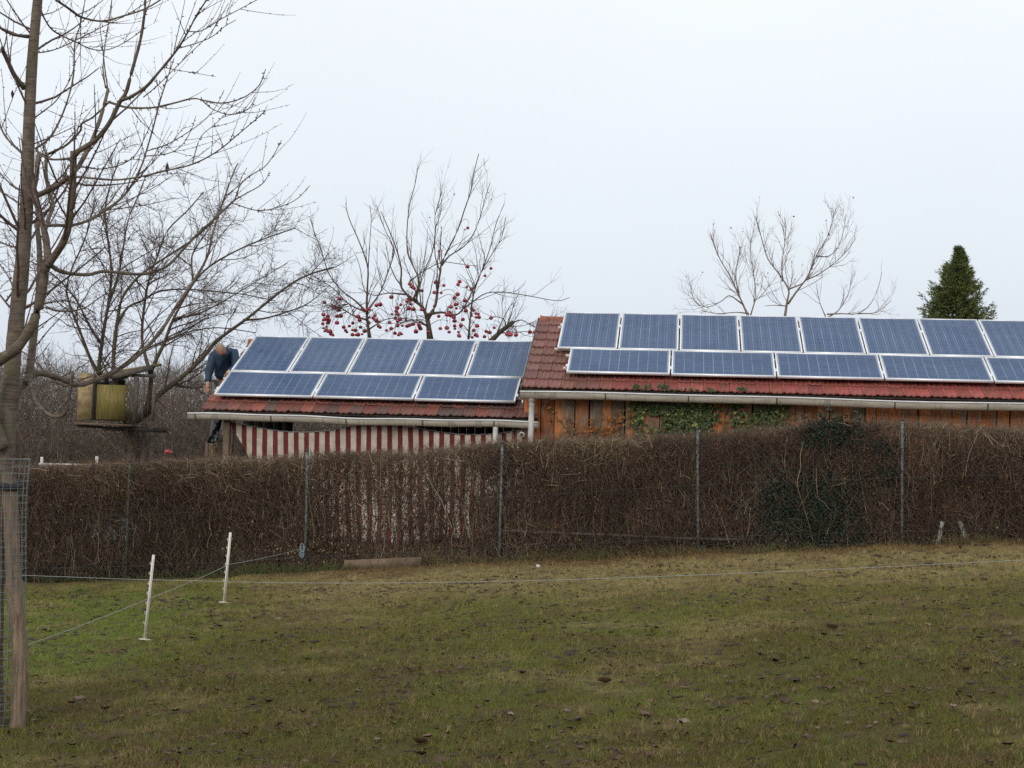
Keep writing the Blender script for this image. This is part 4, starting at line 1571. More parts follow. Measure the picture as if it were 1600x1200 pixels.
    for pix, a, c, w0, w1 in limbs:
        T.limb(trace(pix, D + a, D + c, w0, w1), 'branch', 10 if w0 > 10 else 6, 4, 0.04 if w0 > 7 else 0.06)
    for i_, (P, R) in enumerate(T.limbs[1:]):
        T.spawn(P, R, 0.19, 0.52, 0.75, 1, up=0.10, wig=0.07, start=0.12, rmin=0.0024, rf=0.5, upb=0.35)
    P, R = T.limbs[0]
    T.spawn(P[40:], R[40:], 0.11, 0.85, 1.15, 2, up=0.10, wig=0.07, start=0.0, rmin=0.0022, rf=0.25, upb=0.2)
    for i_ in (3, 5, 9, 10, 11, 16, 22, 24):
        P, R = T.limbs[i_]
        T.spawn(P, R, 0.34, 0.8, 0.8, 2, up=0.11, wig=0.06, start=0.25, rmin=0.0022, rf=0.5, upb=0.4)
    for K in list(T.curves):
        T.curves[K] = [c for c in T.curves[K]]
    T.buds(0.055, 0.012)
    for P, R in T.limbs[1:]:
        tot = np.linalg.norm(np.diff(P, axis=0), axis=1).sum()
        for _ in range(int(tot / 0.06)):
            i_ = T.r.integers(0, len(P) - 1)
            d = unit(T.r.normal(size=3))
            T.curves.setdefault(2, []).append((np.array([P[i_], P[i_] + d * (R[i_] + 0.014)]), np.array([0.005, 0.0035])))
    T.finish()
    # two withered leaves still hanging
    for x, y, s_ in ((261, 262, 1.0), (19, 146, 0.8)):
        p = at(x, y, D - 0.9 if x > 100 else D)
        mb = MB()
        q = np.array([[0, 0, .035], [.008, .004, .02], [.014, -.004, 0], [.006, .006, -.025], [0, 0, -.045], [-.009, .007, -.02], [-.012, -.003, 0], [-.007, .005, .02]]) * s_
        mb.add(np.vstack([q + p, q * [0.6, -1.6, 1] + p + [0.004, 0.008, -0.004]]), None, [(0, 1, 7), (1, 2, 6), (1, 6, 7), (2, 3, 5), (2, 5, 6), (3, 4, 5), (8, 9, 15), (9, 10, 14), (9, 14, 15), (10, 11, 13), (10, 13, 14), (11, 12, 13)])
        o = obj('withered_leaf', mb, 'soil', T.t)


build_cherry()


def build_guard():
    """wire cylinder, wooden stake and rubber tie at the cherry's foot"""
    D = 11.2
    c = at(-14, 1160, D)
    zb = float(ground_z(c[0], c[1]))
    top = at(38, 722, D)[2]
    R = abs(at(39, 900, D)[0] - c[0]) * 1.0
    g = thing('tree_guard', 'cylinder of galvanised wire mesh around the cherry trunk', 'tree guard', (c[0], c[1], zb))
    H = top - zb
    mb = MB()
    n = 22
    r = np.random.default_rng(51)
    for k_ in range(n):
        a = 2 * math.pi * k_ / n
        pts = [(c[0] + R * math.cos(a) * (1 + 0.02 * math.sin(z_ * 7)) + 0.012 * math.sin(z_ * 3), c[1] + R * math.sin(a), zb + 0.02 + z_) for z_ in np.linspace(0, H, 9)]
        mb.tube(pts, 0.0016, 4, False)
    for z_ in np.arange(0.03, H, 0.052):
        wob = r.normal(0, 0.003)
        pts = [(c[0] + R * math.cos(a) * (1 + 0.02 * math.sin(z_ * 7)) + 0.012 * math.sin(z_ * 3), c[1] + R * math.sin(a), zb + 0.02 + z_ + wob * math.sin(a)) for a in np.linspace(0, 2 * math.pi, 25)]
        mb.tube(pts, 0.0015, 4, False)
    obj('wire_mesh', mb, 'guard_wire', g)
    obj('top_ring', MB().tube([(c[0] + R * math.cos(a), c[1] + R * math.sin(a), zb + 0.02 + H) for a in np.linspace(0, 2 * math.pi, 25)], 0.0025, 5, False), 'guard_wire', g)
    ds = D - 0.06
    pts = []
    for x, y in ((26, 1168), (27, 1140), (32, 1060), (31, 1010), (25, 950), (20, 880), (17, 800), (14, 752), (14, 738)):
        p = at(x, y, ds)
        pts.append((*p, 12.0 / ds * 0 + 12 * ds / FPX))
    q = smooth_path(pts, 4)
    q[0, 2] = float(ground_z(q[0, 0], q[0, 1])) - 0.02
    rad = q[:, 3] * (1 + 0.04 * r.normal(size=len(q)))
    o = obj('tree_stake', MB().tube(q[:, :3], rad, 10).mesh('tree_stake', True), 'stake_wood')
    tag(o, 'crooked weathered round stake supporting the cherry inside the wire guard', 'stake')
    ctr = at(4, 758, D - 0.03)
    ring = [ctr + np.array([math.cos(a) * 0.125 + 0.015, math.sin(a) * 0.11, 0.012 * math.sin(a * 2)]) for a in np.linspace(0, 2 * math.pi, 21)]
    V, Q = [], []
    for k_, p in enumerate(ring):
        V += [p + [0, 0, -0.024], p + [0, 0, 0.024]]
        if k_:
            Q.append((2 * k_ - 2, 2 * k_, 2 * k_ + 1, 2 * k_ - 1))
    o = obj('tree_tie', MB().add(V, Q), 'rubber')
    o.modifiers.new('thickness', 'SOLIDIFY').thickness = 0.006
    tag(o, 'black rubber strap tying the cherry trunk to its stake', 'tie')


build_guard()


def build_treehouse_tree():
    TAPER[0] = 0.5
    TAPER[1] = 0.85
    D = 30.0
    b = at(205, 740, D)
    T = Tree('old_fruit_tree', 'big bare spreading fruit tree carrying the wooden tree house', b, 'mossy_bark', 'orchard_twig', 61)
    zb = float(ground_z(b[0], b[1]))
    p0 = np.array([b[0], b[1], zb - 0.05])
    trunk = [(*p0, 0.19), (*at(209, 700, D), 0.125), (*at(206, 670, D), 0.115), (*at(203, 645, D), 0.10)]
    T.limb(trunk, 'trunk', 12, 4, 0.03)
    limbs = [
        ([(204, 660), (222, 650), (235, 640), (245, 620), (270, 600), (300, 575), (320, 555), (335, 536), (355, 520), (387, 497), (420, 470), (450, 447), (480, 430), (520, 418)], 0, 0.4, 17, 3),
        ([(228, 648), (235, 610), (237, 582), (245, 560), (257, 535), (271, 498), (302, 443), (329, 415), (373, 390), (416, 372), (462, 356)], 0, -1.0, 12, 2),
        ([(237, 590), (228, 560), (222, 530), (224, 490), (232, 440), (246, 400), (262, 360), (292, 330), (318, 300)], 0, 1.0, 9, 2),
        ([(200, 665), (185, 625), (178, 585), (178, 545), (183, 505), (190, 468), (205, 445), (225, 425), (262, 400), (300, 375), (330, 350)], 0, -0.8, 13, 2.5),
        ([(196, 650), (168, 610), (155, 582), (158, 545), (164, 505), (171, 465), (174, 420), (168, 370), (164, 330), (172, 290), (186, 250)], 0, 0.8, 13, 2.5),
        ([(156, 585), (145, 568), (135, 545), (124, 515), (114, 490), (104, 455), (112, 420), (128, 385), (140, 350), (148, 310)], 0, -1.2, 9, 2),
        ([(171, 470), (185, 430), (192, 390), (200, 345), (214, 310), (228, 275)], 0.5, 1.6, 6, 1.8),
        ([(160, 540), (140, 510), (120, 470), (95, 440), (70, 420), (40, 405)], 0.4, -0.8, 6, 1.8),
        ([(150, 588), (110, 605), (80, 590), (50, 560), (20, 540)], 0, 1.4, 7, 2),
        ([(183, 505), (200, 480), (222, 470), (250, 455), (290, 452), (330, 455), (380, 460), (430, 470)], -0.3, 1.5, 6, 1.6),
        ([(270, 600), (300, 606), (330, 600), (360, 585)], 0.1, 1.6, 6, 2),
        ([(245, 622), (262, 640), (285, 662), (315, 690)], 0.0, -0.6, 5, 2),
        ([(380, 500), (410, 498), (440, 490), (480, 475), (510, 450)], 0.3, 1.0, 5, 1.5),
        ([(302, 443), (300, 400), (318, 370), (340, 335), (352, 310)], -0.5, 0.6, 4.5, 1.5),
        ([(271, 498), (310, 490), (350, 470), (400, 440), (450, 410)], -0.5, -1.5, 5, 1.5),
        ([(178, 585), (205, 560), (240, 540), (290, 520), (340, 512), (400, 520)], 0, 1.8, 6, 1.6),
    ]
    for pix, a, c, w0, w1 in limbs:
        T.limb(trace(pix, D + a, D + c, w0, w1), 'branch', 8, 3, 0.05)
    for P, R in T.limbs[1:]:
        T.spawn(P, R, 0.15, 1.15, 0.85, 3, up=0.04, wig=0.17, start=0.16, rmin=0.0056, rf=0.55, upb=0.1)
    for k_ in range(150):
        p = at(T.r.uniform(186, 236), T.r.uniform(668, 712), D + T.r.uniform(-0.5, 0.3))
        T.shoot(p, unit(np.array([T.r.normal(0, 0.8), T.r.normal(0, 0.5), T.r.normal(0.35, 0.7)])), T.r.uniform(0.25, 0.7), 0.006, 5, 0.05, 0.25)
    T.finish()
    # ---- the tree house
    dh = D - 0.55
    A = at(118, 662, dh)
    th = thing('tree_house', 'mossy plywood tree house on a platform in the spreading fruit tree', 'tree house', (A[0] + 0.7, A[1] + 0.6, A[2]))

    def panel(x0, y0, x1, y1, dd, mm, name, thick=0.02):
        p, q = at(x0, y1, dh + dd), at(x1, y0, dh + dd)
        o = obj(name, MB().frame_box((p[0], p[1], p[2]), (q[0] - p[0], 0, 0), (0, thick, 0), (0, 0, q[2] - p[2])), mm, th)
        return o
    panel(120, 583, 145.5, 655, 0.0, 'pale_ply', 'side_panel')
    panel(150, 602, 197.5, 655, 0.02, 'mossy_ply', 'front_panel')
    panel(197, 584, 200, 660, -0.01, 'mossy_ply', 'corner_post', 0.05)
    panel(201.5, 586, 204, 662, -0.02, 'mossy_ply', 'corner_post', 0.05)
    panel(146, 590, 149, 656, 0.06, 'dark_wood', 'corner_post', 0.06)
    for x0, x1, y0 in ((207, 217, 588), (221, 226, 590), (229.5, 232, 600), (236, 243, 604)):
        panel(x0, y0, x1, 658, 0.05, 'grey_wood', 'slat')
    panel(200, 585, 244, 589, 0.09, 'grey_wood', 'rail')
    panel(160, 586, 200, 590.5, 0.04, 'dark_wood', 'rail')
    panel(128, 596, 196, 656, 1.25, 'dark_wood', 'back_panel')
    panel(150, 590, 170, 604, 0.5, 'black_film', 'roof_film')
    panel(176, 589, 195, 601, 0.6, 'black_film', 'roof_film')
    P = at(116, 663, dh - 0.06)
    obj('platform', MB().frame_box(P, (1.07, 0.0, -0.015), (0, 0.55, 0), (0, 0, 0.04)), 'brown_wood', th)
    P = at(118, 667, dh + 0.1)
    obj('beam', MB().frame_box(P, (1.62, 0.0, -0.06), (0, 0.09, 0), (0, 0, 0.05)), 'dark_wood', th)
    P = at(160, 672, dh + 0.9)
    obj('beam', MB().frame_box(P, (1.25, 0.0, -0.02), (0, 0.09, 0), (0, 0, 0.08)), 'dark_wood', th)
    # tilted roof board
    p, q = at(160, 586, dh + 0.1), at(246, 572, dh + 0.1)
    obj('roof_board', MB().frame_box(p, q - p, (0, 0.35, 0.02), (0, 0, 0.045)), 'mossy_ply', th)
    p, q = at(176, 592, dh + 0.0), at(238, 578, dh + 0.0)
    obj('roof_board', MB().frame_box(p, q - p, (0, 0.06, 0.0), (0, 0, 0.10)), 'grey_wood', th)
    # ladder-like props underneath
    for (x0, y0, x1, y1) in ((236, 668, 240, 735), (225, 672, 228, 735)):
        a, c = at(x0, y0, dh + 0.6), at(x1, y1, dh + 0.6)
        c[2] = float(ground_z(c[0], c[1]))
        obj('support_post', MB().tube([a, c], 0.045, 8), 'grey_wood', th)


build_treehouse_tree()


def build_orchard():
    TAPER[0] = 0.42
    TAPER[1] = 0.68
    # apple trees behind the shed
    D = 30.8
    r = np.random.default_rng(71)
    trees = []

    def apple_mesh():
        V, Q, n = [], [], 9
        for k_, t in enumerate(np.linspace(0, math.pi, 7)):
            rr = math.sin(t) * (1 + 0.10 * math.cos(t))
            z = -math.cos(t) * 0.92
            if k_ in (0, 6):
                z *= 0.82
                rr = 0.08
            for j_ in range(n):
                a = 2 * math.pi * j_ / n
                V.append((rr * math.cos(a), rr * math.sin(a), z))
        for k_ in range(6):
            for j_ in range(n):
                Q.append((k_ * n + j_, k_ * n + (j_ + 1) % n, (k_ + 1) * n + (j_ + 1) % n, (k_ + 1) * n + j_))
        me = MB().add(np.array(V) * 0.043, Q).mesh('apple', True)
        me.materials.append(MT['apple'])
        return me
    AP = apple_mesh()

    def tree(label, base_px, limbs, seed, dens=0.20, Lf=0.75, d=D, lm='mossy_bark', tm='orchard_twig', name='apple_tree', group=None, lev=2, upb=0.5):
        b = at(base_px[0], 700, d)
        T = Tree(name, label, b, lm, tm, seed, group)
        zb = float(ground_z(b[0], b[1]))
        p1 = at(base_px[0], base_px[1], d)
        w = base_px[2]
        T.limb([(b[0] - 0.05, b[1], zb - 0.05, w * 1.5), (b[0], b[1], zb + 0.5, w * 1.1), ((b[0] + p1[0]) / 2 + 0.05, b[1], (zb + p1[2]) / 2, w), (*p1, w * 0.9)], 'trunk', 10, 4, 0.04)
        for pix, a, c, w0, w1 in limbs:
            T.limb(trace(pix, d + a, d + c, w0, w1), 'branch', 7, 3, 0.05)
        for P, R in T.limbs[1:]:
            T.spawn(P, R, dens * 0.95, Lf * 1.1, 0.72, lev, up=0.08, wig=0.13, start=0.12, rmin=0.0036, rf=0.6, upb=upb * 0.9, cs=1.15)
        return T
    T1 = tree('bare apple tree with red apples rising behind the middle of the shed roof', (578, 530, 0.10), [
        ([(578, 532), (574, 500), (573, 480), (574, 450), (575, 420), (568, 395), (558, 370), (545, 340), (540, 318)], 0, 0.3, 10, 1.5),
        ([(575, 490), (555, 470), (535, 455), (515, 430), (503, 395), (492, 365), (484, 340)], 0, -0.5, 6, 1.4),
        ([(574, 488), (545, 475), (520, 450), (490, 432), (470, 420)], 0, 0.6, 5, 1.3),
        ([(575, 485), (595, 455), (606, 425), (616, 395), (612, 380), (600, 355), (588, 320)], 0, 0.4, 5, 1.3),
        ([(575, 425), (577, 390), (580, 345), (578, 320)], 0.2, 0.4, 3, 1.2),
        ([(573, 500), (550, 492), (525, 478), (505, 478)], 0, -0.8, 5, 1.3),
        ([(576, 515), (600, 500), (622, 495), (640, 480)], 0, -0.6, 4, 1.2),
    ], 72)
    T2 = tree('tall bare apple tree with many red apples, the tallest behind the shed', (672, 530, 0.15), [
        ([(672, 530), (668, 500), (660, 480), (645, 468), (634, 458), (626, 445), (627, 420), (618, 385), (606, 355), (595, 330)], 0, 0.3, 15, 1.6),
        ([(668, 498), (680, 478), (684, 450), (688, 425), (690, 412), (700, 390), (715, 360), (725, 330), (735, 300), (740, 272), (748, 240)], 0, 0.2, 10, 1.6),
        ([(690, 415), (702, 400), (725, 385), (740, 365), (750, 340), (758, 310), (766, 285)], 0.1, -0.3, 5, 1.3),
        ([(645, 470), (655, 440), (645, 415), (637, 395), (636, 360), (640, 320), (648, 290), (653, 262)], 0, -0.2, 6, 1.4),
        ([(665, 492), (690, 488), (712, 492), (725, 480), (738, 455), (750, 430), (765, 390), (775, 350), (788, 318)], 0, -0.6, 8, 1.4),
        ([(725, 482), (738, 472), (760, 458), (790, 457), (830, 463), (870, 470), (890, 465)], -0.4, -1.0, 4.5, 1.4),
        ([(650, 470), (660, 430), (675, 395), (680, 362), (680, 335), (690, 300)], 0, 0.8, 4.5, 1.3),
        ([(688, 425), (680, 400), (680, 360), (688, 335), (690, 310)], 0.1, 0.6, 4, 1.2),
        ([(634, 460), (605, 458), (585, 462), (560, 450)], 0, -0.6, 5, 1.3),
        ([(732, 530), (735, 495), (740, 460), (752, 425), (770, 395), (784, 370), (790, 340)], -0.2, 0.3, 6, 1.4),
        ([(668, 510), (650, 500), (628, 505), (612, 515)], 0, -0.9, 5, 1.3),
        ([(640, 440), (660, 425), (690, 410), (715, 412), (745, 416)], 0.3, 1.2, 4, 1.2),
    ], 73)
    T3 = tree('low bare apple tree with a leaning mossy trunk close to the barn gable', (765, 535, 0.11), [
        ([(765, 535), (778, 522), (790, 512), (802, 503)], 0, -0.2, 14, 9),
        ([(800, 505), (815, 500), (832, 510), (843, 512)], -0.2, -0.5, 4, 1.2),
        ([(790, 512), (788, 500), (775, 495), (760, 500)], 0, -0.6, 4, 1.2),
        ([(780, 520), (800, 520), (822, 518), (836, 522)], 0, 0.5, 4, 1.2),
    ], 74, dens=0.11, Lf=0.75)
    # apples, most of them low
    spots = [(171, 882), (219, 909), (233, 910), (162, 948), (190, 962), (242, 960), (264, 958), (191, 997), (242, 997), (182, 1020), (165, 1028), (172, 1045), (190, 1048), (208, 1060), (256, 860), (380, 922), (425, 920), (412, 928), (466, 898), (487, 893), (457, 957), (447, 970), (467, 988), (421, 995), (362, 962), (370, 982), (312, 1016), (280, 1022), (290, 1040), (298, 1050), (330, 1038), (347, 1040), (376, 1022), (330, 1065), (350, 1066), (385, 1062), (362, 1064), (487, 1023), (523, 1041), (550, 1030), (540, 996), (573, 972), (585, 947), (584, 913), (586, 988), (585, 1012), (551, 851), (639, 875), (650, 866), (655, 776), (668, 792), (680, 801), (677, 865), (725, 815), (660, 890), (677, 920), (722, 922), (600, 1058), (592, 1066), (610, 1062), (571, 1056), (640, 1017), (653, 1012), (711, 1020), (716, 1030), (690, 1043), (708, 1012), (804, 767), (822, 590), (849, 785), (834, 827), (795, 825), (796, 903), (829, 1030), (866, 1026), (879, 1050), (889, 907), (878, 940), (868, 950), (909, 856), (927, 835), (926, 892), (920, 915), (939, 763), (930, 780), (968, 870), (974, 928), (1003, 942), (980, 793), (1007, 806), (985, 458), (984, 678), (1083, 730), (1117, 688), (1031, 945), (1046, 946), (1031, 966), (1038, 1015), (910, 1015), (912, 1030), (946, 1012), (932, 1050), (915, 985), (905, 965), (1117, 970), (1090, 1046), (1110, 1052), (1030, 1066), (1080, 1076), (1135, 1025), (1215, 1055), (1228, 1062), (1338, 1049), (1362, 1050), (1262, 1062), (935, 1070), (760, 1050), (820, 960), (1010, 1080)]
    q = np.random.default_rng(77)
    for _ in range(60):                                   # more of them in the low clusters
        a = spots[q.integers(len(spots))]
        if a[1] > 880:
            spots.append((a[0] + q.normal(0, 16), min(1075, a[1] + q.normal(0, 16))))
    for sx, sy in spots:
        x, y = 460 + sx * 0.275, 230 + sy * 0.275
        T = T1 if x < 606 else (T2 if x < 752 or y < 480 else T3)
        p = at(x, y, D + r.uniform(-0.7, 0.7))
        s_ = r.uniform(0.68, 1.2)
        o = obj('apple', AP, None, T.t, Matrix.Translation(Vector(p)) @ Matrix.Rotation(r.uniform(-0.5, 0.5), 4, 'X') @ Matrix.Diagonal((s_, s_, s_ * 0.95, 1)))
        # the stalk, and a spur that carries it from the nearest limb
        T.curves.setdefault(3, []).append((np.array([p + [0, 0, 0.035], p + [r.normal(0, 0.01), 0, 0.08], p + [r.normal(0, 0.05), r.normal(0, 0.05), 0.16]]), np.array([0.0025, 0.003, 0.004])))
        best = min(((np.linalg.norm(P - p, axis=1).min(), P[np.linalg.norm(P - p, axis=1).argmin()]) for P, R in T.limbs), key=lambda q: q[0])
        q = best[1]
        mid = (q + p) / 2 + [0, 0, 0.12 * best[0] + 0.08]
        pts = smooth_path([q, mid, p + [0, 0, 0.15]], 3)[[0, 1, 3, 4, 5, 6]]
        T.curves.setdefault(6, []).append((pts, np.linspace(0.007, 0.003, 6)))
    for T in (T1, T2, T3):
        T.finish()

    # tree behind the barn ridge, with a few last leaves
    D2 = 35.5
    Tb = tree('bare tree with a forked trunk rising behind the barn ridge', (1226, 495, 0.085), [
        ([(1226, 497), (1230, 470), (1232, 452), (1215, 425), (1200, 405), (1192, 380), (1184, 350), (1180, 338)], 0, 0.3, 7, 1.4),
        ([(1231, 475), (1245, 455), (1258, 438), (1268, 420), (1275, 400), (1290, 375), (1300, 350), (1302, 330)], 0, -0.3, 6, 1.4),
        ([(1258, 438), (1280, 428), (1305, 410), (1325, 390), (1337, 372)], 0, 0.4, 4, 1.2),
        ([(1232, 452), (1255, 442), (1270, 425)], 0, 0.2, 4, 2),
        ([(1222, 440), (1222, 410), (1226, 380), (1228, 355), (1226, 340)], 0, 0.6, 3.5, 1.2),
        ([(1275, 400), (1295, 400), (1310, 385), (1318, 360), (1322, 335)], -0.2, 0.2, 3, 1.1),
        ([(1228, 478), (1210, 477), (1195, 478)], 0, 0.3, 3, 1.2),
    ], 81, dens=0.13, Lf=0.75, d=D2, lm='grey_bark', tm='far_twig', name='orchard_tree', upb=0.7)
    Tc = tree('low many-stemmed bare tree left of the forked one behind the barn ridge', (1172, 500, 0.07), [
        ([(1172, 500), (1162, 478), (1154, 460), (1140, 430), (1125, 405), (1115, 380), (1110, 364)], 0, 0.3, 7, 1.3),
        ([(1160, 475), (1140, 462), (1128, 470), (1105, 480), (1085, 470), (1078, 440)], 0, -0.3, 4, 1.1),
        ([(1172, 495), (1180, 465), (1178, 430), (1172, 395), (1175, 370)], 0, 0.4, 4, 1.1),
        ([(1170, 490), (1150, 488), (1120, 490), (1095, 485)], 0, 0.6, 4, 1.2),
        ([(1154, 460), (1150, 435), (1152, 410), (1158, 385)], 0.2, 0.2, 3.5, 1.1),
    ], 82, dens=0.11, Lf=0.7, d=D2 + 0.6, lm='grey_bark', tm='far_twig', name='orchard_tree', upb=0.7)
    Td = tree('spindly bare tree right of the forked one, its branches low over the barn ridge', (1290, 500, 0.06), [
        ([(1290, 498), (1310, 485), (1325, 460), (1332, 430)], 0, 0.3, 4, 1.1),
        ([(1292, 491), (1315, 490), (1340, 490), (1360, 475), (1372, 450), (1378, 425)], 0, -0.3, 4, 1.1),
        ([(1290, 495), (1280, 470), (1276, 445)], 0, 0.5, 3, 1.1),
        ([(1340, 490), (1370, 488), (1392, 470)], -0.1, 0.4, 3, 1.1),
    ], 83, dens=0.16, Lf=0.7, d=D2 + 1.0, lm='grey_bark', tm='far_twig', name='orchard_tree', upb=0.7)
    # last leaves on the tips
    for T in (Tb, Tc, T2):
        mb = MB()
        cs = [c for K in T.curves for c in T.curves[K] if K >= 5]
        for k_ in range(70 if T is Tb else 35):
            P, R = cs[T.r.integers(len(cs))]
            c = P[-1 - T.r.integers(0, 2)]
            a = unit(T.r.normal(size=3))
            b2 = unit(np.cross(a, T.r.normal(size=3)))
            s_ = T.r.uniform(0.015, 0.032)
            mb.add([c - a * s_, c - b2 * s_ * 0.6, c + a * s_, c + b2 * s_ * 0.6 + [0, 0, s_ * .3]], None, [(0, 1, 2), (0, 2, 3)], T.r.random())
        obj('last_leaves', mb, 'litter', T.t, kind='stuff')
    for T in (Tb, Tc, Td):
        T.finish()


build_orchard()


def build_conifer():
    r = np.random.default_rng(91)
    D = 38.0
    top = at(1497, 387, D)
    b = np.array([top[0], top[1], float(ground_z(top[0], top[1]))])
    H = top[2] - b[2]
    t = thing('conifer', 'dark green conical conifer standing behind the right end of the barn roof', 'conifer', b)
    obj('trunk', MB().tube([b, b + [0, 0, H * 0.5], b + [0.02, 0, H * 0.96]], [0.14, 0.09, 0.012], 8).mesh('trunk', True), 'mossy_bark', t)
    # outline: half width by depth below the tip
    def half(z):                                           # z metres below the tip
        return np.interp(z, [0, 0.12, 0.3, 0.6, 1.0, 1.4, 1.8, 3, 6], [0.012, 0.045, 0.13, 0.31, 0.50, 0.66, 0.80, 1.05, 1.4])
    mb_b, V, T_, tone = MB(), [], [], []
    n = 1250
    Pn = []
    for k_ in range(n):
        zd = H * 0.97 * r.random() ** 1.5 + 0.05
        if zd > 4.2:
            continue
        a = r.uniform(0, 2 * math.pi)
        L = half(zd) * r.uniform(0.55, 1.22) * (1 + 0.22 * (vnoise(np.array(a * 2.0), np.array(zd * 2.2), 5) - 0.5))
        o = b + [0.05 * math.sin(zd * 5) * (zd < 0.5), 0, H - zd - 0.12 * L]
        d = np.array([math.cos(a), math.sin(a), 0.0])
        K = 6
        tl = r.uniform(0.05, 0.75)
        P = np.array([o + d * L * s_ + [0, 0, L * (tl * s_ * s_ - 0.05 * s_)] for s_ in np.linspace(0, 1, K)])
        mb_b.tube(P, np.linspace(0.014, 0.003, K), 3, False)
        br = r.random()
        m_ = int(30 + 90 * L)
        s_ = 0.25 + 0.78 * r.random(m_) ** 0.8
        c = np.array([np.interp(s_, np.linspace(0, 1, K), P[:, j_]) for j_ in range(3)]).T + r.normal(0, 0.028, (m_, 3))
        dd = unit(d + r.normal(0, 0.5, (m_, 3)) + [0, 0, 0.45])
        sd = unit(np.cross(dd, r.normal(size=(m_, 3))))
        Ls = r.uniform(0.045, 0.11, (m_, 1))
        W = r.uniform(0.008, 0.016, (m_, 1))
        Pn.append(np.stack([c - sd * W, c + sd * W, c + dd * Ls], 1))
        tone.append(np.repeat(np.clip(0.15 + 0.5 * br + 0.35 * (s_ - 0.6) + r.normal(0, 0.16, m_), 0, 1), 3))
    V = np.concatenate(Pn).reshape(-1, 3)
    me = np_mesh('crown', V, None, np.arange(len(V)).reshape(-1, 3), tone=np.concatenate(tone))
    obj('crown', me, 'needle', t, kind='stuff')
    obj('branches', mb_b, 'mossy_bark', t, kind='stuff')


build_conifer()


def build_thicket():
    """brushwood far behind the hedge, one brown mass"""
    r = np.random.default_rng(101)
    mb = MB()
    for n, dA, dB, Lm, rm in ((44000, 33, 40, 0.55, 0.0065), (26000, 40, 50, 0.9, 0.010)):
        d = r.uniform(dA, dB, n)
        px = r.uniform(-260, 830, n)
        x = (px - 800) / FPX * d
        zb = ground_z(x, d)
        topy = np.interp(px, [-260, 0, 60, 130, 200, 280, 330, 420, 560, 830], [565, 575, 588, 590, 605, 580, 600, 612, 618, 630]) + 26 * (fbm(px / 60.0, d * 0.4, 3) - 0.45) * 2
        zt = CZ + (692 - (800 - px) * 0.0275 - topy) * d / FPX
        t = r.random(n) ** 1.15
        z = zb + (zt - zb) * t
        A = np.stack([x, d, z], -1)
        L = Lm * r.uniform(0.4, 1.4, n)
        dr = unit(np.stack([r.normal(0, 0.55, n), r.normal(0, 0.4, n), np.abs(r.normal(0.7, 0.5, n))], -1))
        d2 = unit(dr + r.normal(0, 0.35, (n, 3)))
        P = np.stack([A, A + dr * L[:, None] * 0.5 + d2 * L[:, None] * 0.5], 1)
        rad = rm * r.uniform(0.5, 1.5, n) * (1.15 - 0.7 * t)
        mb.many(P, rad[:, None] * np.array([1, 0.4]), 3, np.clip(r.beta(2, 2.6, n) + 0.25 * (fbm(px / 40.0, z, 7) - 0.5), 0, 1))
    # stems one sees standing in it
    n = 420
    d = r.uniform(34, 48, n)
    px = r.uniform(-240, 820, n)
    x = (px - 800) / FPX * d
    zb = ground_z(x, d)
    zt = CZ + (692 - (800 - px) * 0.0275 - r.uniform(590, 650, n)) * d / FPX
    K = 5
    P = np.stack([np.stack([x + r.normal(0, 0.12, n) * k_, d + 0 * x, zb + (zt - zb) * k_ / (K - 1)], -1) for k_ in range(K)], 1)
    mb.many(P, r.uniform(0.012, 0.035, n)[:, None] * np.linspace(1, 0.3, K)[None], 4, np.clip(0.3 + 0.7 * r.random(n), 0, 1))
    o = obj('thicket', mb, 'thicket', kind='stuff')
    tag(o, 'brown leafless brushwood filling the background behind the hedge and shed', 'brushwood')


build_thicket()


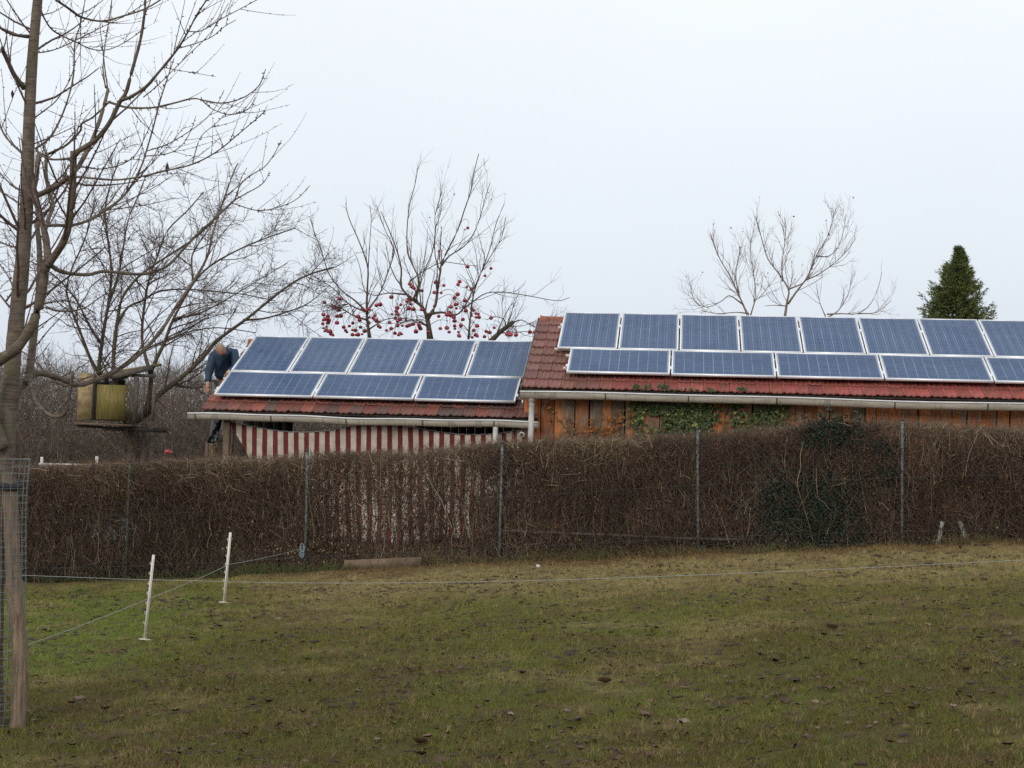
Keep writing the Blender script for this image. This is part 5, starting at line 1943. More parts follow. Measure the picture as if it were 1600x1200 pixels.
# ------------------------------------------------------------------ ivy and dry creeper on the barn wall
def build_creepers():
    r = np.random.default_rng(111)
    wall_d = lambda x: eave_point(RR, 0, 0.28)[1] - math.tan(YAW) * (x - eave_point(RR, 0, 0.28)[0])

    def on_wall(px, py, out):
        d = 25.0
        for _ in range(3):
            d = wall_d(at(px, py, d)[0])
        return at(px, py, d - out)

    def leaf_shape(s_):
        return np.array([(0, 0, 0), (0.55, 0.12, 0.06), (0.42, 0.5, 0.0), (0.0, 1.0, -0.06), (-0.42, 0.5, 0.0), (-0.55, 0.12, 0.06), (0, 0.42, 0.10)]) * s_
    LT = [(6, 0, 1), (6, 1, 2), (6, 2, 3), (6, 3, 4), (6, 4, 5), (6, 5, 0)]

    def leafset(points, sizes, tones, mname, name, parent):
        mb = MB()
        for p, s_, tn in zip(points, sizes, tones):
            a = r.normal(math.pi, 0.7)
            R_ = Matrix.Rotation(-YAW, 3, 'Z') @ Matrix.Rotation(math.radians(90) + r.normal(-0.35, 0.35), 3, 'X') @ Matrix.Rotation(r.normal(0, 0.4), 3, 'Y') @ Matrix.Rotation(a, 3, 'Z')
            mb.add(leaf_shape(s_) @ np.array(R_).T + p, None, LT, tn)
        return obj(name, mb, mname, parent, kind='stuff')
    iv = on_wall(1060, 690, 0.03)
    ivy = thing('ivy', 'green ivy mat climbing the barn planks up to the gutter', 'ivy', (iv[0], iv[1], float(ground_z(iv[0], iv[1]))))
    pts, mask_n = [], 0
    while len(pts) < 1900:
        x, y = r.uniform(983, 1235), r.uniform(620, 690)
        dens = 1.0 if x < 1122 else 0.33 * (0.4 + 1.2 * float(vnoise(np.array(x / 17.0), np.array(y / 25.0), 8) > 0.45))
        if 1004 < x < 1014 and y > 640:
            dens = 0.12
        if 1012 < x < 1034 and 648 < y < 667:
            dens = 0.04
        if 1110 < x < 1126 and y > 628 + (x - 1110) * 0.2:
            dens *= 0.35
        if 1126 < x < 1139 and 632 < y < 668:
            dens = 0.05
        if x < 1122 and y > 668 + 6 * math.sin(x / 9.0):
            dens *= 0.35
        edge = 1 - float(sstep(983, 996, np.array(x)))
        if r.random() < dens * (1 - 0.7 * edge):
            pts.append(on_wall(x, y, r.uniform(0.005, 0.085)))
    n = len(pts)
    leafset(pts, r.uniform(0.030, 0.062, n), np.clip(0.45 + 0.42 * r.beta(2, 3, n) + 0.3 * (r.random(n) < 0.10), 0, 1), 'green_leaf', 'leaves', ivy)
    mb = MB()
    for k_ in range(14):
        x = r.uniform(995, 1200)
        P = [on_wall(x + 8 * math.sin(q * 0.9 + k_) + q * r.normal(0, 1.0), 720 - q * 14, 0.012) for q in range(7)]
        P[0][2] = float(ground_z(P[0][0], P[0][1]))
        mb.tube(smooth_path(P, 3), np.linspace(0.012, 0.003, 19), 5, False)
    obj('stems', mb, 'grey_bark', ivy)
    # tufts pushing out over the gutter
    pts = []
    for cx, cy, ax, ay, m_ in ((993, 603, 6, 5, 26), (1011, 604, 6, 4, 22), (1037, 603, 9, 5, 40), (1080, 608, 8, 3, 22), (1112, 609, 6, 3, 16), (1160, 607, 8, 4, 28), (1052, 609, 10, 2, 14)):
        q = RR.p(0, RR.ve - 0.02, WT)
        for _ in range(m_):
            x, y = cx + r.normal() * ax * 0.5, cy + r.normal() * ay * 0.5
            d = 24.55
            for _k in range(3):
                d = q[1] - math.tan(YAW) * (at(x, y, d)[0] - q[0])
            pts.append(at(x, y, d + r.uniform(-0.02, 0.06)))
    n = len(pts)
    leafset(pts, r.uniform(0.025, 0.048, n), np.clip(0.35 + 0.4 * r.beta(2, 3, n), 0, 1), 'green_leaf', 'gutter_tufts', ivy)
    # dry orange creeper on the left planks
    dv = on_wall(915, 700, 0.02)
    dry = thing('dry_creeper', 'withered orange creeper on the barn planks left of the ivy', 'creeper', (dv[0], dv[1], float(ground_z(dv[0], dv[1]))))
    mb = MB()
    lp = []
    for x0, y0, x1, y1, k_ in ((905, 700, 888, 650, 1), (920, 700, 892, 668, 1), (912, 700, 921, 655, 1), (945, 700, 980, 632, 1), (948, 690, 945, 648, 1), (900, 690, 862, 640, 1), (960, 655, 990, 650, 1), (935, 680, 990, 660, 1), (858, 700, 860, 630, 1), (930, 695, 955, 660, 1)):
        P = []
        for t in np.linspace(0, 1, 6):
            P.append(on_wall(x0 + (x1 - x0) * t + r.normal(0, 3), y0 + (y1 - y0) * t + r.normal(0, 2), 0.02 + 0.02 * r.random()))
        q = smooth_path(P, 3)
        mb.tube(q, np.linspace(0.006, 0.0025, len(q)), 4, False)
        for _ in range(22):
            c = q[r.integers(len(q))] + r.normal(0, 0.03, 3)
            lp.append(c)
    for cx, cy, m_, sd in ((927, 668, 40, 3.5), (918, 676, 40, 6), (902, 682, 26, 6), (970, 655, 30, 9), (858, 634, 16, 4), (955, 672, 30, 8)):
        for _ in range(m_):
            lp.append(on_wall(cx + r.normal(0, sd), cy + r.normal(0, sd), 0.03 + 0.05 * r.random()))
    obj('vine', mb, 'brown_wood', dry)
    leafset(lp, r.uniform(0.018, 0.045, len(lp)), r.beta(2, 2, len(lp)), 'dry_leaf', 'dry_leaves', dry)


build_creepers()


# ------------------------------------------------------------------ electric fence
def build_electric():
    g = 'white plastic stakes of the electric fence'
    pts = []
    for (x, y, tx, ty, lab, wy) in ((226, 1000, 240, 867, 'white plastic step-in fence stake on the fresh green grass', 935), (350, 942, 360, 832, 'white plastic step-in fence stake nearer the hedge', 882)):
        h = math.hypot(tx - x, ty - y)
        d = FPX * 0.86 / h
        b = at(x, y, d)
        # stand it on the ground where the ray meets it
        for dd in np.linspace(d - 3.5, d + 3.5, 1400):
            q = at(x, y, dd)
            if q[2] <= float(ground_z(q[0], q[1])) + 0.004:
                b, d = q, dd
                break
        top = at(tx, ty, d)
        top = b + (top - b)
        t = thing('fence_stake', lab, 'stake', b, g)
        ax = unit(top - b)
        L = np.linalg.norm(top - b)
        sx = unit(np.cross(ax, [0, 1, 0]))
        sy = np.cross(ax, sx)
        w, th = 0.013 * d / 16, 0.006
        mb = MB()
        mb.frame_box(b - sx * w - sy * th, sx * 2 * w, sy * 2 * th, ax * L)
        mb.frame_box(b - sx * 0.003 - sy * 0.018 + ax * 0.02, sx * 0.006, sy * 0.036, ax * (L - 0.06))
        obj('shaft', mb, 'white_plastic', t)
        obj('tread', MB().frame_box(b - sx * 0.055 - sy * 0.014, sx * 0.11, sy * 0.028, ax * 0.010), 'white_plastic', t)
        obj('spike', MB().tube([b - ax * 0.12, b], [0.002, 0.006], 6), 'galv', t)
        for k_ in range(7):
            c = b + ax * (0.16 + 0.1 * k_) * L / 0.86 + sx * (w * (1 if sx[0] < 0 else -1))
            sd = sx if sx[0] < 0 else -sx
            hk = [c, c + sd * 0.010 + ax * 0.004, c + sd * 0.013 + ax * 0.016, c + sd * 0.008 + ax * 0.024]
            obj('hook', MB().tube(smooth_path(hk, 3), 0.0035, 5), 'white_plastic', t)
        wp = at(233 if x < 300 else 357, wy, d - 0.012)
        pts.append(wp)
    P = FP0 + fe * -2.5
    kn = at(475, 856, P[1] - 0.04)
    far = at(0, 1022, 11.9)
    far2 = at(-70, 1052, 11.4)
    path = []
    ends = [far2, far, pts[0], pts[1], kn]
    for a, b in zip(ends[:-1], ends[1:]):
        for t in np.linspace(0, 1, 10, endpoint=False):
            path.append(a * (1 - t) + b * t - np.array([0, 0, 0.06 * t * (1 - t)]))
    path.append(kn)
    o = obj('fence_rope', MB().tube(path, 0.0026, 5), 'rope')
    tag(o, 'white rope running over both plastic stakes to the chain-link fence', 'rope')
    # long strand across the meadow
    px = [(-80, 889), (0, 897), (120, 902), (240, 906), (500, 911), (800, 908), (1100, 898), (1350, 887), (1600, 875), (1700, 870)]
    q = smooth_path([at(x, y, 14.6) for x, y in px], 6)
    o = obj('fence_wire', MB().tube(q, 0.0021, 5), 'rope')
    tag(o, 'single pale fence wire stretched right across the meadow before the hedge', 'wire')
    # knot of blue and white twine on the post
    r = np.random.default_rng(121)
    t = thing('twine_bundle', 'knotted bundle of blue and white twine on a fence post', 'twine', kn)
    for k_ in range(5):
        c = kn + np.array([-0.02, -0.02, -0.02 * k_ + 0.02])
        a0 = r.uniform(0, 6)
        loop = [c + np.array([math.cos(a) * r.uniform(0.02, 0.035), -0.01 + 0.012 * math.sin(a * 2), math.sin(a) * r.uniform(0.035, 0.06) - 0.02]) for a in np.linspace(a0, a0 + 6.2, 8)]
        obj('loop', MB().tube(smooth_path(loop, 3), 0.005, 5), 'blue_rope' if k_ % 2 else 'rope', t)


build_electric()


# ------------------------------------------------------------------ small things along the hedge
def build_small():
    r = np.random.default_rng(131)
    # board on edge at the foot of the fence
    a, b = at(537, 893, fence_y(-2.1) - 0.10), at(658, 893, fence_y(-1.1) - 0.10)
    a[2] = float(ground_z(a[0], a[1])) - 0.02
    b[2] = float(ground_z(b[0], b[1])) - 0.02
    hh = 0.145
    o = obj('board', MB().frame_box(a, b - a, np.array([0, 0.03, 0]), np.array([0, 0.01, hh])), 'board')
    tag(o, 'brown board standing on edge at the foot of the fence', 'board')
    # pole along the foot of the hedge
    q = [at(785, 829, fence_y(0) + 0.05), at(880, 833, fence_y(0.7) + 0.05), at(1000, 838, fence_y(1.7) + 0.05), at(1088, 842, fence_y(2.4) + 0.05), at(1165, 843, fence_y(3.0) + 0.05)]
    o = obj('grey_pole', MB().tube(smooth_path(q, 3), 0.018, 7), 'grey_wood')
    tag(o, 'thin grey pole lying in the hedge just above the ground', 'pole')
    # pale trestle
    d = fence_y(4.9) + 0.02
    t = thing('trestle', 'pale wooden trestle half hidden in the foot of the hedge', 'trestle', at(1485, 850, d))
    for (x0, y0, x1, y1) in ((1473, 815, 1465, 850), (1500, 815, 1512, 850)):
        A, B = at(x0, y0, d), at(x1, y1, d)
        B[2] = float(ground_z(B[0], B[1]))
        obj('leg', MB().frame_box(B - [0.025, 0, 0], (0.05, 0, 0), (0, 0.03, 0), A - B), 'white_pipe', t)
    A, B = at(1466, 818, d + 0.03), at(1508, 815, d + 0.03)
    obj('top_bar', MB().frame_box(A, B - A, (0, 0.04, 0), (0, 0, 0.04)), 'brown_wood', t)
    # crumpled film caught in the hedge
    c = at(178, 822, fence_y(-5.2) + 0.20)
    nx, nz = 15, 9
    V = []
    for j_ in range(nz):
        for i_ in range(nx):
            V.append(c + np.array([(i_ / (nx - 1) - 0.5) * 0.62 + r.normal(0, 0.012), r.normal(0, 0.035), (j_ / (nz - 1) - 0.5) * 0.34 + r.normal(0, 0.012)]))
    Q = [(j_ * nx + i_, j_ * nx + i_ + 1, (j_ + 1) * nx + i_ + 1, (j_ + 1) * nx + i_) for j_ in range(nz - 1) for i_ in range(nx - 1) if r.random() < 0.72]
    o = obj('plastic_film', MB().add(V, Q), 'blue_film')
    tag(o, 'scraps of pale blue plastic film caught inside the hedge', 'film')
    # white stone
    q = at(841, 889, 19.1)
    q[2] = float(ground_z(q[0], q[1])) + 0.012
    n = 8
    V, Q = [], []
    for k_, tt in enumerate(np.linspace(0.15, math.pi - 0.15, 5)):
        for j_ in range(n):
            a = 2 * math.pi * j_ / n
            V.append(q + np.array([0.03 * math.sin(tt) * math.cos(a), 0.024 * math.sin(tt) * math.sin(a), -0.024 * math.cos(tt)]) * (1 + 0.1 * r.normal()))
    for k_ in range(4):
        for j_ in range(n):
            Q.append((k_ * n + j_, k_ * n + (j_ + 1) % n, (k_ + 1) * n + (j_ + 1) % n, (k_ + 1) * n + j_))
    T = [(0, j_ + 1, j_ + 2) for j_ in range(n - 2)] + [(4 * n, 4 * n + j_ + 2, 4 * n + j_ + 1) for j_ in range(n - 2)]
    o = obj('white_stone', MB().add(V, Q, T), 'white_pipe')
    tag(o, 'small white stone on the brown grass before the hedge', 'stone')
    # white low fence behind the hedge
    d = 23.6
    t = thing('white_fence', 'low white fence with two posts showing over the hedge', 'fence', at(100, 760, d))
    for x, y in ((65, 714), (151, 713)):
        A = at(x, y, d)
        zb = float(ground_z(A[0], A[1]))
        obj('post', MB().frame_box((A[0] - 0.018, A[1], zb), (0.036, 0, 0), (0, 0.036, 0), (0, 0, A[2] - zb)), 'white_pipe', t)
    A, B = at(60, 727, d - 0.02), at(160, 729, d - 0.02)
    obj('rail', MB().frame_box(A, B - A, (0, 0.015, 0), (0, 0, 0.035)), 'white_pipe', t)
    # pink blossom over the hedge
    c = at(262, 710, 23.0)
    t = thing('rose', 'pink rose bloom standing just above the hedge', 'rose', (c[0], c[1], float(ground_z(c[0], c[1]))))
    obj('stalk', MB().tube([(c[0] + 0.05, c[1], float(ground_z(c[0], c[1]))), (c[0] + 0.02, c[1], c[2] - 0.3), c], 0.006, 5), 'green_leaf', t)
    for k_ in range(9):
        a = k_ * 2.4
        el = 0.2 + 0.13 * k_
        dv = np.array([math.cos(a) * math.cos(el), math.sin(a) * math.cos(el), math.sin(el)])
        sv = unit(np.cross(dv, [0.1, 0.2, 1]))
        L = 0.075
        V = [c, c + dv * L * 0.5 - sv * 0.035, c + dv * L - sv * 0.02, c + dv * L * 1.05 + sv * 0.02, c + dv * L * 0.5 + sv * 0.035]
        obj('petal', MB().add(V, None, [(0, 1, 2), (0, 2, 3), (0, 3, 4)]), 'pink', t)


build_small()


# ------------------------------------------------------------------ fallen leaves, clods
def build_litter():
    r = np.random.default_rng(141)

    def leaf_mesh(seed):
        q = np.random.default_rng(seed)
        n = 7
        V = []
        curl = q.uniform(0.25, 0.9)
        for i_ in range(n):
            t = i_ / (n - 1)
            w = math.sin(math.pi * min(1, t * 0.92 + 0.04)) ** 0.8 * 0.30
            z = curl * (t - 0.5) ** 2 + q.normal(0, 0.015)
            e = curl * 0.35 * w / 0.3 + q.normal(0, 0.02)
            V += [(t - 0.5, -w + q.normal(0, 0.02), z + e), (t - 0.5, 0, z), (t - 0.5, w + q.normal(0, 0.02), z + e * q.uniform(0.3, 1.4))]
        Q = []
        for i_ in range(n - 1):
            Q += [(3 * i_, 3 * i_ + 1, 3 * i_ + 4, 3 * i_ + 3), (3 * i_ + 1, 3 * i_ + 2, 3 * i_ + 5, 3 * i_ + 4)]
        tn = q.uniform(0.1, 0.95)
        me = MB().add(V, Q, None, tn).mesh('fallen_leaf', True)
        me.materials.append(MT['litter'])
        return me, ('dark brown' if tn < 0.38 else ('reddish brown' if tn < 0.7 else 'pale tan'))
    LM = [leaf_mesh(k_) for k_ in range(14)]

    def ray_ground(px, py):
        lo, hi = 5.0, 21.0
        for _ in range(40):
            m_ = (lo + hi) / 2
            q = at(px, py, m_)
            if q[2] > float(ground_z(q[0], q[1])):
                lo = m_
            else:
                hi = m_
        return at(px, py, hi)
    spots = [(760, 1100), (797, 1122), (830, 1163), (905, 1130), (910, 1168), (688, 1194), (780, 1190), (893, 1142), (955, 1170), (1005, 1122), (1070, 1126), (965, 1185), (1210, 1037), (1297, 1080), (1405, 1027), (1347, 1066), (1240, 1068), (1212, 1090), (1222, 1100), (1430, 1105), (1545, 1195), (1410, 1160), (1575, 1168), (1508, 1050), (1535, 1080), (88, 1080), (165, 1112), (112, 1168), (95, 1029), (175, 1180), (125, 1095), (435, 967), (345, 981), (300, 1000), (540, 1003), (900, 950), (720, 1043), (815, 1055), (840, 1055), (945, 1070), (1070, 1075), (1140, 1070), (1105, 1095), (1020, 1095), (655, 1165), (590, 1160), (480, 1120), (420, 1100), (380, 1150), (1030, 1060), (1490, 1110), (1330, 1120), (1160, 1160), (1260, 1150), (70, 988), (60, 1150), (640, 1050), (560, 1080), (700, 990), (1180, 1000), (1300, 985), (1450, 980), (1530, 1000), (1585, 1040)]
    for k_ in range(105):
        spots.append((r.uniform(50, 1600), 930 + 265 * r.random() ** 0.75))
    for i_, (x, y) in enumerate(spots):
        p = ray_ground(x, y)
        s_ = r.uniform(0.055, 0.105) * (1.0 if i_ < 62 else 0.75)
        flip = bool(r.random() < 0.4)
        m_ = Matrix.Translation(Vector(p) + Vector((0, 0, 0.016))) @ Matrix.Rotation(r.uniform(0, 6.28), 4, 'Z') @ Matrix.Rotation(r.normal(0, 0.3), 4, 'X') @ Matrix.Rotation(math.pi * flip, 4, 'X') @ Matrix.Diagonal((s_, s_, s_, 1))
        me, tint = LM[r.integers(14)]
        o = obj('fallen_leaf', me, None, None, m_)
        tag(o, '%s %s fallen leaf lying %s on the meadow' % ('large' if s_ > 0.08 else 'small', tint, 'arched' if flip else 'cupped'), 'leaf', 'fallen leaves on the meadow')
    # small crumbs of leaf, one mass
    n = 15000
    y = 8.8 + 10.6 * r.random(n) ** 0.9
    x = (r.random(n) - 0.5) * 2 * (y * 0.345)
    k_ = r.random(n) < 0.25 + 0.9 * sstep(0.48, 0.66, fbm(x * 1.5, y * 2.4, 161))
    x, y = x[k_], y[k_]
    n = len(x)
    c = np.stack([x, y, ground_z(x, y) + r.uniform(0.004, 0.022, n)], -1)
    a = unit(np.stack([r.normal(size=n), r.normal(size=n), 0.25 * r.normal(size=n)], -1))
    b = unit(np.cross(a, np.stack([0.3 * r.normal(size=n), 0.3 * r.normal(size=n), np.ones(n)], -1)))
    s_ = 0.006 + 0.030 * r.random((n, 1)) ** 2
    V = np.stack([c - a * s_, c - b * s_ * 0.5 + [0, 0, 0.006], c + a * s_, c + b * s_ * 0.5 + [0, 0, 0.008]], 1).reshape(-1, 3)
    i_ = np.arange(n)[:, None] * 4
    me = np_mesh('leaf_crumbs', V, None, np.vstack([i_ + [0, 1, 2], i_ + [0, 2, 3]]), tone=np.repeat(np.clip(r.beta(1.2, 3.4, n), 0, 1), 4))
    tag(obj('leaf_crumbs', me, 'litter', kind='stuff'), 'crumbs of brown leaf litter scattered through the grass', 'leaf litter')
    # clods of trodden earth
    n = 3600
    y = 8.4 + 10.3 * r.random(n) ** 0.75
    x = (r.random(n) - 0.5) * 2 * (y * 0.345)
    k_ = r.random(n) < 0.20 + 0.8 * sstep(0.5, 0.66, fbm(x * 1.1 + 20, y * 1.8, 171))
    x, y = x[k_], y[k_]
    gx = [(300, 940, 40), (120, 930, 30), (70, 930, 20), (1350, 868, 8), (1320, 900, 14), (1560, 905, 18), (1200, 912, 14), (1540, 945, 14), (1130, 885, 10)]
    ex, ey = [], []
    for px, py, m_ in gx:
        for _ in range(m_):
            q = ray_ground(px + r.normal(0, 22), py + r.normal(0, 3.5))
            ex.append(q[0]); ey.append(q[1])
    x, y = np.concatenate([x, ex]), np.concatenate([y, ey])
    mb = MB()
    ico = np.array([(0, 0, 1), (.89, 0, .45), (.28, .85, .45), (-.72, .53, .45), (-.72, -.53, .45), (.28, -.85, .45), (.95, .3, -.2), (0, 1, -.2), (-.95, .3, -.2), (-.6, -.8, -.2), (.6, -.8, -.2)])
    it = [(0, 1, 2), (0, 2, 3), (0, 3, 4), (0, 4, 5), (0, 5, 1), (1, 6, 2), (2, 6, 7), (2, 7, 3), (3, 7, 8), (3, 8, 4), (4, 8, 9), (4, 9, 5), (5, 9, 10), (5, 10, 1), (1, 10, 6)]
    for xx, yy in zip(x, y):
        s_ = 0.007 + 0.026 * r.random() ** 1.7
        mb.add(ico * np.array([s_ * 1.6, s_, s_ * 0.5]) * (1 + 0.2 * r.normal(size=(11, 1))) + [xx, yy, float(ground_z(xx, yy))], None, it)
    tag(obj('earth_clods', mb, 'soil', kind='stuff'), 'dark clods of trodden earth scattered over the meadow', 'earth')


build_litter()


# ------------------------------------------------------------------ the man at the gable end
def skin_mesh(name, joints, bones, sub=2):
    """one continuous surface grown over a skeleton"""
    me = bpy.data.meshes.new(name)
    keys = list(joints)
    me.from_pydata([tuple(joints[k_][0]) for k_ in keys], [(keys.index(a), keys.index(b)) for a, b in bones], [])
    o = bpy.data.objects.new(name, me)
    COL.objects.link(o)
    o.modifiers.new('skin', 'SKIN').use_smooth_shade = True
    sm = o.modifiers.new('subdivision', 'SUBSURF')
    sm.levels = sub
    sm.render_levels = sub
    for i_, k_ in enumerate(keys):
        rr = joints[k_][1]
        me.skin_vertices[0].data[i_].radius = rr if isinstance(rr, tuple) else (rr, rr)
        me.skin_vertices[0].data[i_].use_root = (i_ == 0)
    dg = bpy.context.evaluated_depsgraph_get()
    dg.update()
    out = bpy.data.meshes.new_from_object(o.evaluated_get(dg))
    out.name = name
    bpy.data.objects.remove(o)
    bpy.data.meshes.remove(me)
    for p in out.polygons:
        p.use_smooth = True
    return out


def build_man():
    D = 27.35
    def J(x, y, dd=0.0):
        return at(x, y, D + dd)
    hip, hl, hr = J(347, 598, 0.05), J(340, 602, 0.02), J(354, 601, 0.04)
    belly, chest, neck = J(350, 580, -0.02), J(353, 559, -0.10), J(349, 550.5, -0.32)
    sl, sr = J(333.5, 557, -0.26), J(366, 548, -0.16)
    el_, wl = J(326, 581, -0.30), J(325.5, 600, -0.36)
    er_, wr = J(369, 575, -0.30), J(356, 581, -0.45)
    kl, kr = J(337, 640, -0.16), J(351, 640, -0.14)
    al, ar = J(338, 681, 0.02), J(350, 681, 0.03)
    head = J(344.5, 546, -0.50)
    jt = {'hip': (hip, 0.11), 'belly': (belly, 0.10), 'chest': (chest, 0.10), 'neck': (neck, 0.058), 'head0': (neck * 0.4 + head * 0.6, 0.06),
          'sl': (sl, 0.055), 'el': (el_, 0.045), 'wl': (wl, 0.034), 'sr': (sr, 0.055), 'er': (er_, 0.045), 'wr': (wr, 0.034),
          'hl': (hl, 0.095), 'kl': (kl, 0.065), 'al': (al, 0.042), 'hr': (hr, 0.095), 'kr': (kr, 0.065), 'ar': (ar, 0.042)}
    bones = [('hip', 'belly'), ('belly', 'chest'), ('chest', 'neck'), ('neck', 'head0'), ('chest', 'sl'), ('sl', 'el'), ('el', 'wl'), ('chest', 'sr'), ('sr', 'er'), ('er', 'wr'),
             ('hip', 'hl'), ('hl', 'kl'), ('kl', 'al'), ('hip', 'hr'), ('hr', 'kr'), ('kr', 'ar')]
    # hands: palm, four fingers, thumb
    for s_, w_, dirv, side in (('l', wl, np.array([-0.10, -0.30, -1.0]), np.array([1.0, 0, 0.0])), ('r', wr, np.array([0.15, -0.6, -0.5]), np.array([0.6, 0.0, 0.7]))):
        dv = unit(dirv)
        sd = unit(side - dv * (side @ dv))
        nm = np.cross(dv, sd)
        palm = w_ + dv * 0.055
        jt['p' + s_] = (palm, (0.040, 0.022))
        bones.append(('w' + s_, 'p' + s_))
        for f_, (o_, L_) in enumerate(((-0.030, 0.075), (-0.010, 0.085), (0.011, 0.080), (0.031, 0.062))):
            k0, k1 = palm + dv * 0.045 + sd * o_, palm + dv * (0.045 + L_ * 0.5) + sd * o_ * 1.15 + nm * 0.012
            k2 = k1 + dv * L_ * 0.4 + nm * 0.028
            for q_, (pt, rr) in enumerate(((k0, 0.0105), (k1, 0.0095), (k2, 0.008))):
                jt['f%s%d%d' % (s_, f_, q_)] = (pt, rr)
            bones += [('p' + s_, 'f%s%d0' % (s_, f_)), ('f%s%d0' % (s_, f_), 'f%s%d1' % (s_, f_)), ('f%s%d1' % (s_, f_), 'f%s%d2' % (s_, f_))]
        t0, t1 = palm - dv * 0.015 - sd * 0.045 + nm * 0.01, palm + dv * 0.03 - sd * 0.065 + nm * 0.03
        jt['t%s0' % s_], jt['t%s1' % s_] = (t0, 0.013), (t1, 0.0095)
        bones += [('p' + s_, 't%s0' % s_), ('t%s0' % s_, 't%s1' % s_)]
    body_me = skin_mesh('person', jt, bones, 2)
    # the head: shaped skull with brow, nose, mouth, ears, joined to the body surface
    look = unit(np.array([0.16, -0.66, -0.74]))             # down towards the panel's lower corner
    upv = unit(np.array([0.02, -0.72, 0.70]))
    upv = unit(upv - look * (upv @ look))
    rt = np.cross(look, upv)
    nu, nv = 28, 20
    V = []
    for j_ in range(nv + 1):
        ph = math.pi * j_ / nv
        for i_ in range(nu):
            a = 2 * math.pi * i_ / nu
            x, y, z = math.sin(ph) * math.cos(a), math.sin(ph) * math.sin(a), -math.cos(ph)   # x right, y front, z up
            fx = 0.076 * (1 + 0.06 * max(0, z)) * (1 - 0.22 * max(0, -z))
            fy = 0.098 if y < 0 else 0.092
            X_, Y_, Z_ = x * fx, y * fy, z * 0.118
            if y > 0:
                nose = math.exp(-((X_ / 0.014) ** 2 + ((Z_ + 0.012) / 0.026) ** 2))
                Y_ += 0.026 * nose
                brow = math.exp(-((Z_ - 0.030) / 0.012) ** 2) * math.exp(-(X_ / 0.05) ** 2)
                Y_ += 0.008 * brow
                for ex in (-0.031, 0.031):
                    Y_ -= 0.012 * math.exp(-(((X_ - ex) / 0.015) ** 2 + ((Z_ - 0.012) / 0.012) ** 2))
                Y_ -= 0.006 * math.exp(-((Z_ + 0.058) / 0.007) ** 2) * math.exp(-(X_ / 0.026) ** 2)
                Y_ += 0.010 * math.exp(-(((Z_ + 0.092) / 0.02) ** 2 + (X_ / 0.03) ** 2))
            for sx in (-1, 1):
                e_ = math.exp(-(((Y_ + 0.004) / 0.016) ** 2 + ((Z_ - 0.005) / 0.028) ** 2)) if x * sx > 0.7 else 0
                X_ += sx * 0.020 * e_
            V.append(head + rt * X_ + look * Y_ + upv * Z_)
    Q = [(j_ * nu + i_, j_ * nu + (i_ + 1) % nu, (j_ + 1) * nu + (i_ + 1) % nu, (j_ + 1) * nu + i_) for j_ in range(nv) for i_ in range(nu)]
    bv = np.empty(len(body_me.vertices) * 3, np.float32)
    body_me.vertices.foreach_get('co', bv)
    mb = MB().add(bv.reshape(-1, 3), [tuple(p.vertices) for p in body_me.polygons if len(p.vertices) == 4], [tuple(p.vertices) for p in body_me.polygons if len(p.vertices) == 3] or None)
    mb.add(V, Q)
    person = obj('person', mb.mesh('person', True), 'skin')
    tag(person, 'man in dark blue jacket bending over the end of the shed roof', 'person')
    # hair: short, receding crown
    HV, HT, keep = np.array(V), [], []
    for q in Q:
        c = HV[list(q)].mean(0) - head
        zz, yy = c @ upv, c @ look
        if zz > 0.012 - yy * -0.55 and not (yy > 0.035):
            keep.append(q)
    used = sorted({i_ for q in keep for i_ in q})
    ix = {v_: k_ for k_, v_ in enumerate(used)}
    obj('hair', MB().add(np.array([head + (HV[i_] - head) * 1.03 for i_ in used]), [tuple(ix[i_] for i_ in q) for q in keep]).mesh('hair', True), 'hair', person)
    # jacket over trunk and arms, with collar; trousers; shoes
    gj = {'belly': (belly + [0, 0, -0.03], (0.175, 0.15)), 'chest': (chest, (0.20, 0.175)), 'collar': (neck + (neck - chest) * 0.12, (0.105, 0.095)),
          'sl': (sl, 0.098), 'el': (el_, 0.073), 'wl': (wl * 0.92 + el_ * 0.08, 0.053), 'sr': (sr, 0.10), 'er': (er_, 0.075), 'wr': (wr * 0.9 + er_ * 0.1, 0.053), 'hem': (hip * 0.75 + belly * 0.25, (0.172, 0.15))}
    gj = {k_: gj[k_] for k_ in ('chest', 'belly', 'hem', 'collar', 'sl', 'el', 'wl', 'sr', 'er', 'wr')}
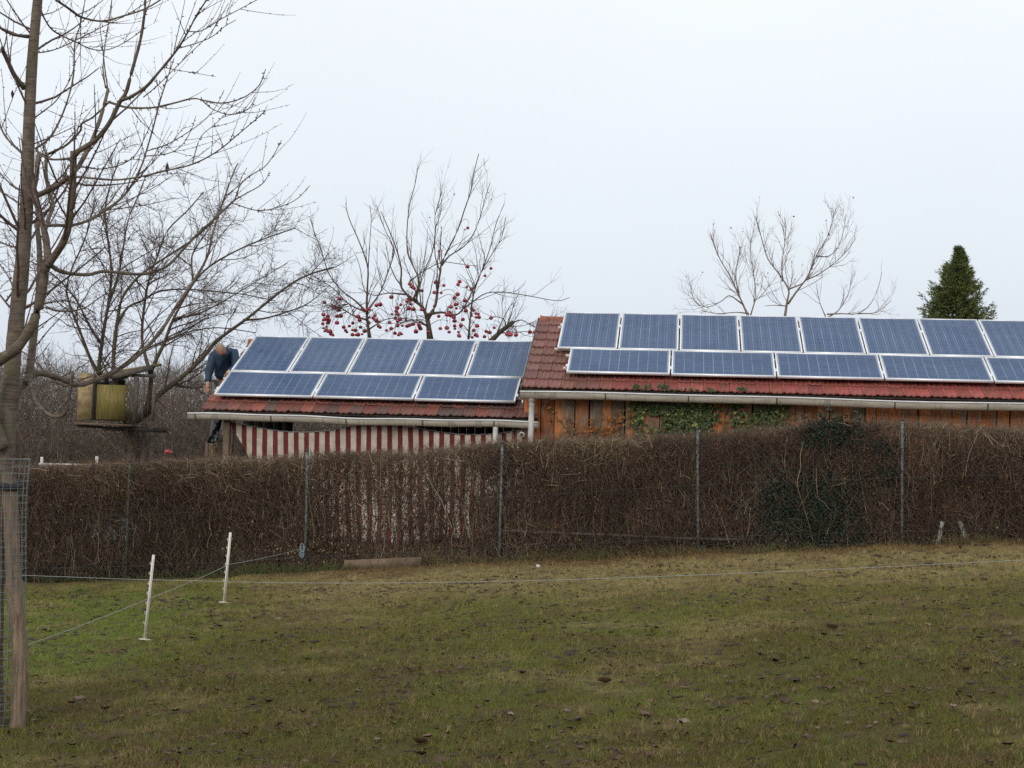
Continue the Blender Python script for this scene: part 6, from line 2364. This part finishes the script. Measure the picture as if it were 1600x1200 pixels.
    jk = obj('jacket', skin_mesh('jacket', gj, [('chest', 'belly'), ('belly', 'hem'), ('chest', 'collar'), ('chest', 'sl'), ('sl', 'el'), ('el', 'wl'), ('chest', 'sr'), ('sr', 'er'), ('er', 'wr')], 2), 'jacket', person)
    zp = [chest + np.array([0.0, -0.20, 0.06]), chest + np.array([0.0, -0.205, -0.02])]
    obj('zip_pull', MB().tube([zp[0] + [0.01, 0, 0], zp[1] + [0.012, 0, 0.05]], 0.009, 5), 'white_pipe', jk)
    tj = {'hip': (hip, (0.15, 0.135)), 'hl': (hl, 0.105), 'kl': (kl, 0.082), 'al': (al + [0, 0, 0.05], 0.068), 'hr': (hr, 0.105), 'kr': (kr, 0.082), 'ar': (ar + [0, 0, 0.05], 0.068)}
    obj('trousers', skin_mesh('trousers', tj, [('hip', 'hl'), ('hl', 'kl'), ('kl', 'al'), ('hip', 'hr'), ('hr', 'kr'), ('kr', 'ar')], 2), 'trousers', person)
    for a_ in (al, ar):
        sj = {'heel': (a_ + [0, 0.05, -0.03], 0.045), 'mid': (a_ + [0, -0.06, -0.045], 0.046), 'toe': (a_ + [0, -0.16, -0.055], 0.038)}
        obj('shoe', skin_mesh('shoe', sj, [('heel', 'mid'), ('mid', 'toe')], 2), 'shoe', person)
    # the ladder he stands on, leaning on the verge
    foot = (al + ar) / 2
    zb = float(ground_z(foot[0], foot[1]))
    t = thing('ladder', 'wooden ladder behind the open corner of the shed, under the bending man', 'ladder', (foot[0], foot[1] - 0.5, zb))
    up0 = np.array([foot[0], foot[1] - 0.42, zb])
    up1 = np.array([foot[0] + 0.02, foot[1] + 0.28, foot[2] + 0.75])
    dirv = up1 - up0
    for s_ in (-0.19, 0.19):
        obj('rail', MB().frame_box(up0 + [s_ - 0.02, 0, 0], (0.04, 0, 0), (0, 0.06, 0), dirv), 'brown_wood', t)
    zr = foot[2] - 0.09
    for k_ in range(-6, 3):
        z_ = zr + 0.27 * k_
        f_ = (z_ - zb) / dirv[2]
        if 0.03 < f_ < 0.98:
            c = up0 + dirv * f_
            obj('rung', MB().tube([c + [-0.18, 0.03, 0], c + [0.18, 0.03, 0]], 0.016, 8), 'brown_wood', t)


build_man()
